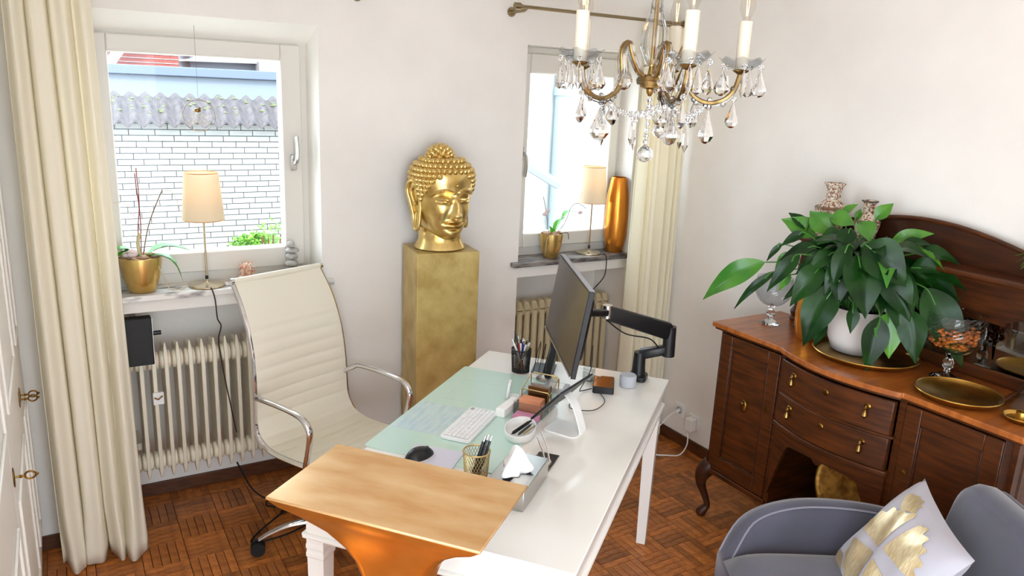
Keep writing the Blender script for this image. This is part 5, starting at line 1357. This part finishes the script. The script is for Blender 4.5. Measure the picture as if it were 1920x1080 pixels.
for cx in (-.022, .004, .02): oo(cx, -.028, .0075, .0085)
wire([(-.044, 0, -.02), (-.032, 0, -.037)]); wire([(-.032, 0, -.02), (-.044, 0, -.037)]); wire([(.03, 0, -.02), (.04, 0, -.037)]); wire([(.04, 0, -.02), (.03, 0, -.037)]); wire([(-.011, 0, -.02), (-.011, 0, -.037)])
ww.build('wire_script', 'lamp_metal', hw)
MB().sph((-.004, 0, .02), (.012, .003, .007), 8, 6).sph((.004, 0, .029), (.005, .003, .005), 8, 6).tube([(-.014, 0, .02), (-.026, 0, .014)], .0018, 5).build('bird', 'brass_old', hw)
# black loudspeaker under the sill
bs = thing('loudspeaker', 'black wall loudspeaker hanging under the sill beside the curtain', 'speaker', (.235, 3.40, .745))
MB().b(-.05, .05, -.112, -.06, 0, .2).build('cabinet', 'speaker_black', bs, bevel=.004)
MB().b(.05, .052, -.112, -.06, 0, .2).build('edge_strip', 'white_plastic', bs)
MB().tube([(.052, -.08, .125), (.085, -.08, .125)], .009, 10).build('bracket_knob', 'black_plastic', bs)
MB().b(-.01, .01, -.06, .195, .13, .15).build('wall_bracket', 'steel', bs)
# ------------------------------------------------------------------ tall white cabinet on the left
wd = thing('wardrobe', 'white panelled wardrobe with ornate keys at the left edge', 'wardrobe', (-.19, 2.2, 0))
MB().b(-.58, 0, -1.1, 1.075, .08, 2.25).build('carcass', 'cabinet_white', wd, bevel=.004)
MB().b(-.57, .008, -1.1, 1.083, 0, .09).build('plinth', 'cabinet_white', wd, bevel=.004)
MB().b(-.6, .03, -1.1, 1.09, 2.25, 2.3).build('cornice', 'cabinet_white', wd, bevel=.01)
def wdoor(y0, y1, ky):
    d_ = MB().b(.0, .018, y0, y1, .10, 2.23).build('door', 'cabinet_white', wd, bevel=.004)
    mo_ = MB()
    for z0, z1 in ((.2, .72), (.98, 2.12)):
        a, b_ = y0+.07, y1-.07
        mo_.b(.018, .026, a, a+.018, z0, z1).b(.018, .026, b_-.018, b_, z0, z1).b(.018, .026, a+.018, b_-.018, z0, z0+.018).b(.018, .026, a+.018, b_-.018, z1-.018, z1)
    mo_.build('panel_moulding', 'cabinet_white', d_, bevel=.003)
    MB().sph((.02, ky, .82), (.003, .012, .03), 10, 8).build('keyhole_plate', 'brass_old', d_)
    k_ = MB().tube([(.02, ky, .82), (.045, ky, .82)], .0032, 8)
    k_.tube([(.045+.013*(1-math.cos(2*math.pi*q/16)), ky, .82+.011*math.sin(2*math.pi*q/16)) for q in range(17)], .0028, 6).sph((.074, ky, .82), .0045, 8, 6).sph((.036, ky, .82), .005, 8, 6)
    k_.build('key', 'brass_old', d_)
wdoor(.72, 1.06, .735); wdoor(.085, .71, .695); wdoor(-.55, .075, .1); wdoor(-1.09, -.56, -.6)
for o_ in wd.children:
    if o_.name.startswith('door') and o_.children and False: pass
# ------------------------------------------------------------------ sockets, plugs, floor cords
for k, (y, z, lb) in enumerate(((2.943, .2, 'white wall socket nearest the corner with a grey cord'), (2.829, .175, 'white wall socket with plug adapter beside the sideboard'))):
    t_ = thing('wall_socket', lb, 'socket', (XR, y, z))
    MB().b(-.010, 0, -.04, .04, -.04, .04).build('plate', 'white_plastic', t_, bevel=.004)
    MB().lathe([(.021, 0), (.019, .004), (.002, .004)], 20, M=Matrix.Translation((-.0105, 0, 0)) @ Matrix.Rotation(R(-90), 4, 'Y')).build('insert', 'key_gap', t_)
    if k: MB().b(-.055, -.012, -.03, .02, -.045, .028).build('plug_adapter', 'white_plastic', t_, bevel=.006)
    else: MB().tube([(-.012, 0, 0), (-.04, 0, -.005)], .011, 10).build('plug', 'white_plastic', t_)
cable('power_cord', 'white cord from the corner socket to the desk', [(2.875, 2.943, .195), (2.82, 2.95, .16), (2.70, 2.93, .08), (2.60, 2.88, .03), (2.4, 2.75, .01), (2.25, 2.6, .008)], .0035, 'white_plastic')
cable('power_cord', 'white cord hanging from the plug adapter onto the parquet', [(2.868, 2.82, .12), (2.85, 2.8, .06), (2.80, 2.8, .012), (2.72, 2.84, .01), (2.60, 2.9, .008), (2.45, 2.8, .008)], .0035, 'white_plastic')
pc = cable('extension_cord', 'black cord with inline switch on the parquet under the chair', [(.60, 3.36, .20), (.66, 3.33, .06), (.74, 3.28, .012), (.86, 3.25, .010), (.9, 3.33, .010), (.76, 3.33, .010), (.70, 3.25, .010), (.80, 3.19, .012), (.74, 3.15, .012), (.62, 3.05, .010), (.58, 2.98, .01), (.72, 2.98, .01), (.9, 3.05, .01)], .0042, 'black_rubber')
MB().tube([(.745-.60, 3.155-3.36, .016-.2), (.775-.60, 3.175-3.36, .018-.2), (.82-.60, 3.20-3.36, .016-.2)], [.008, .016, .008], 8).build('inline_switch', 'black_rubber', pc)
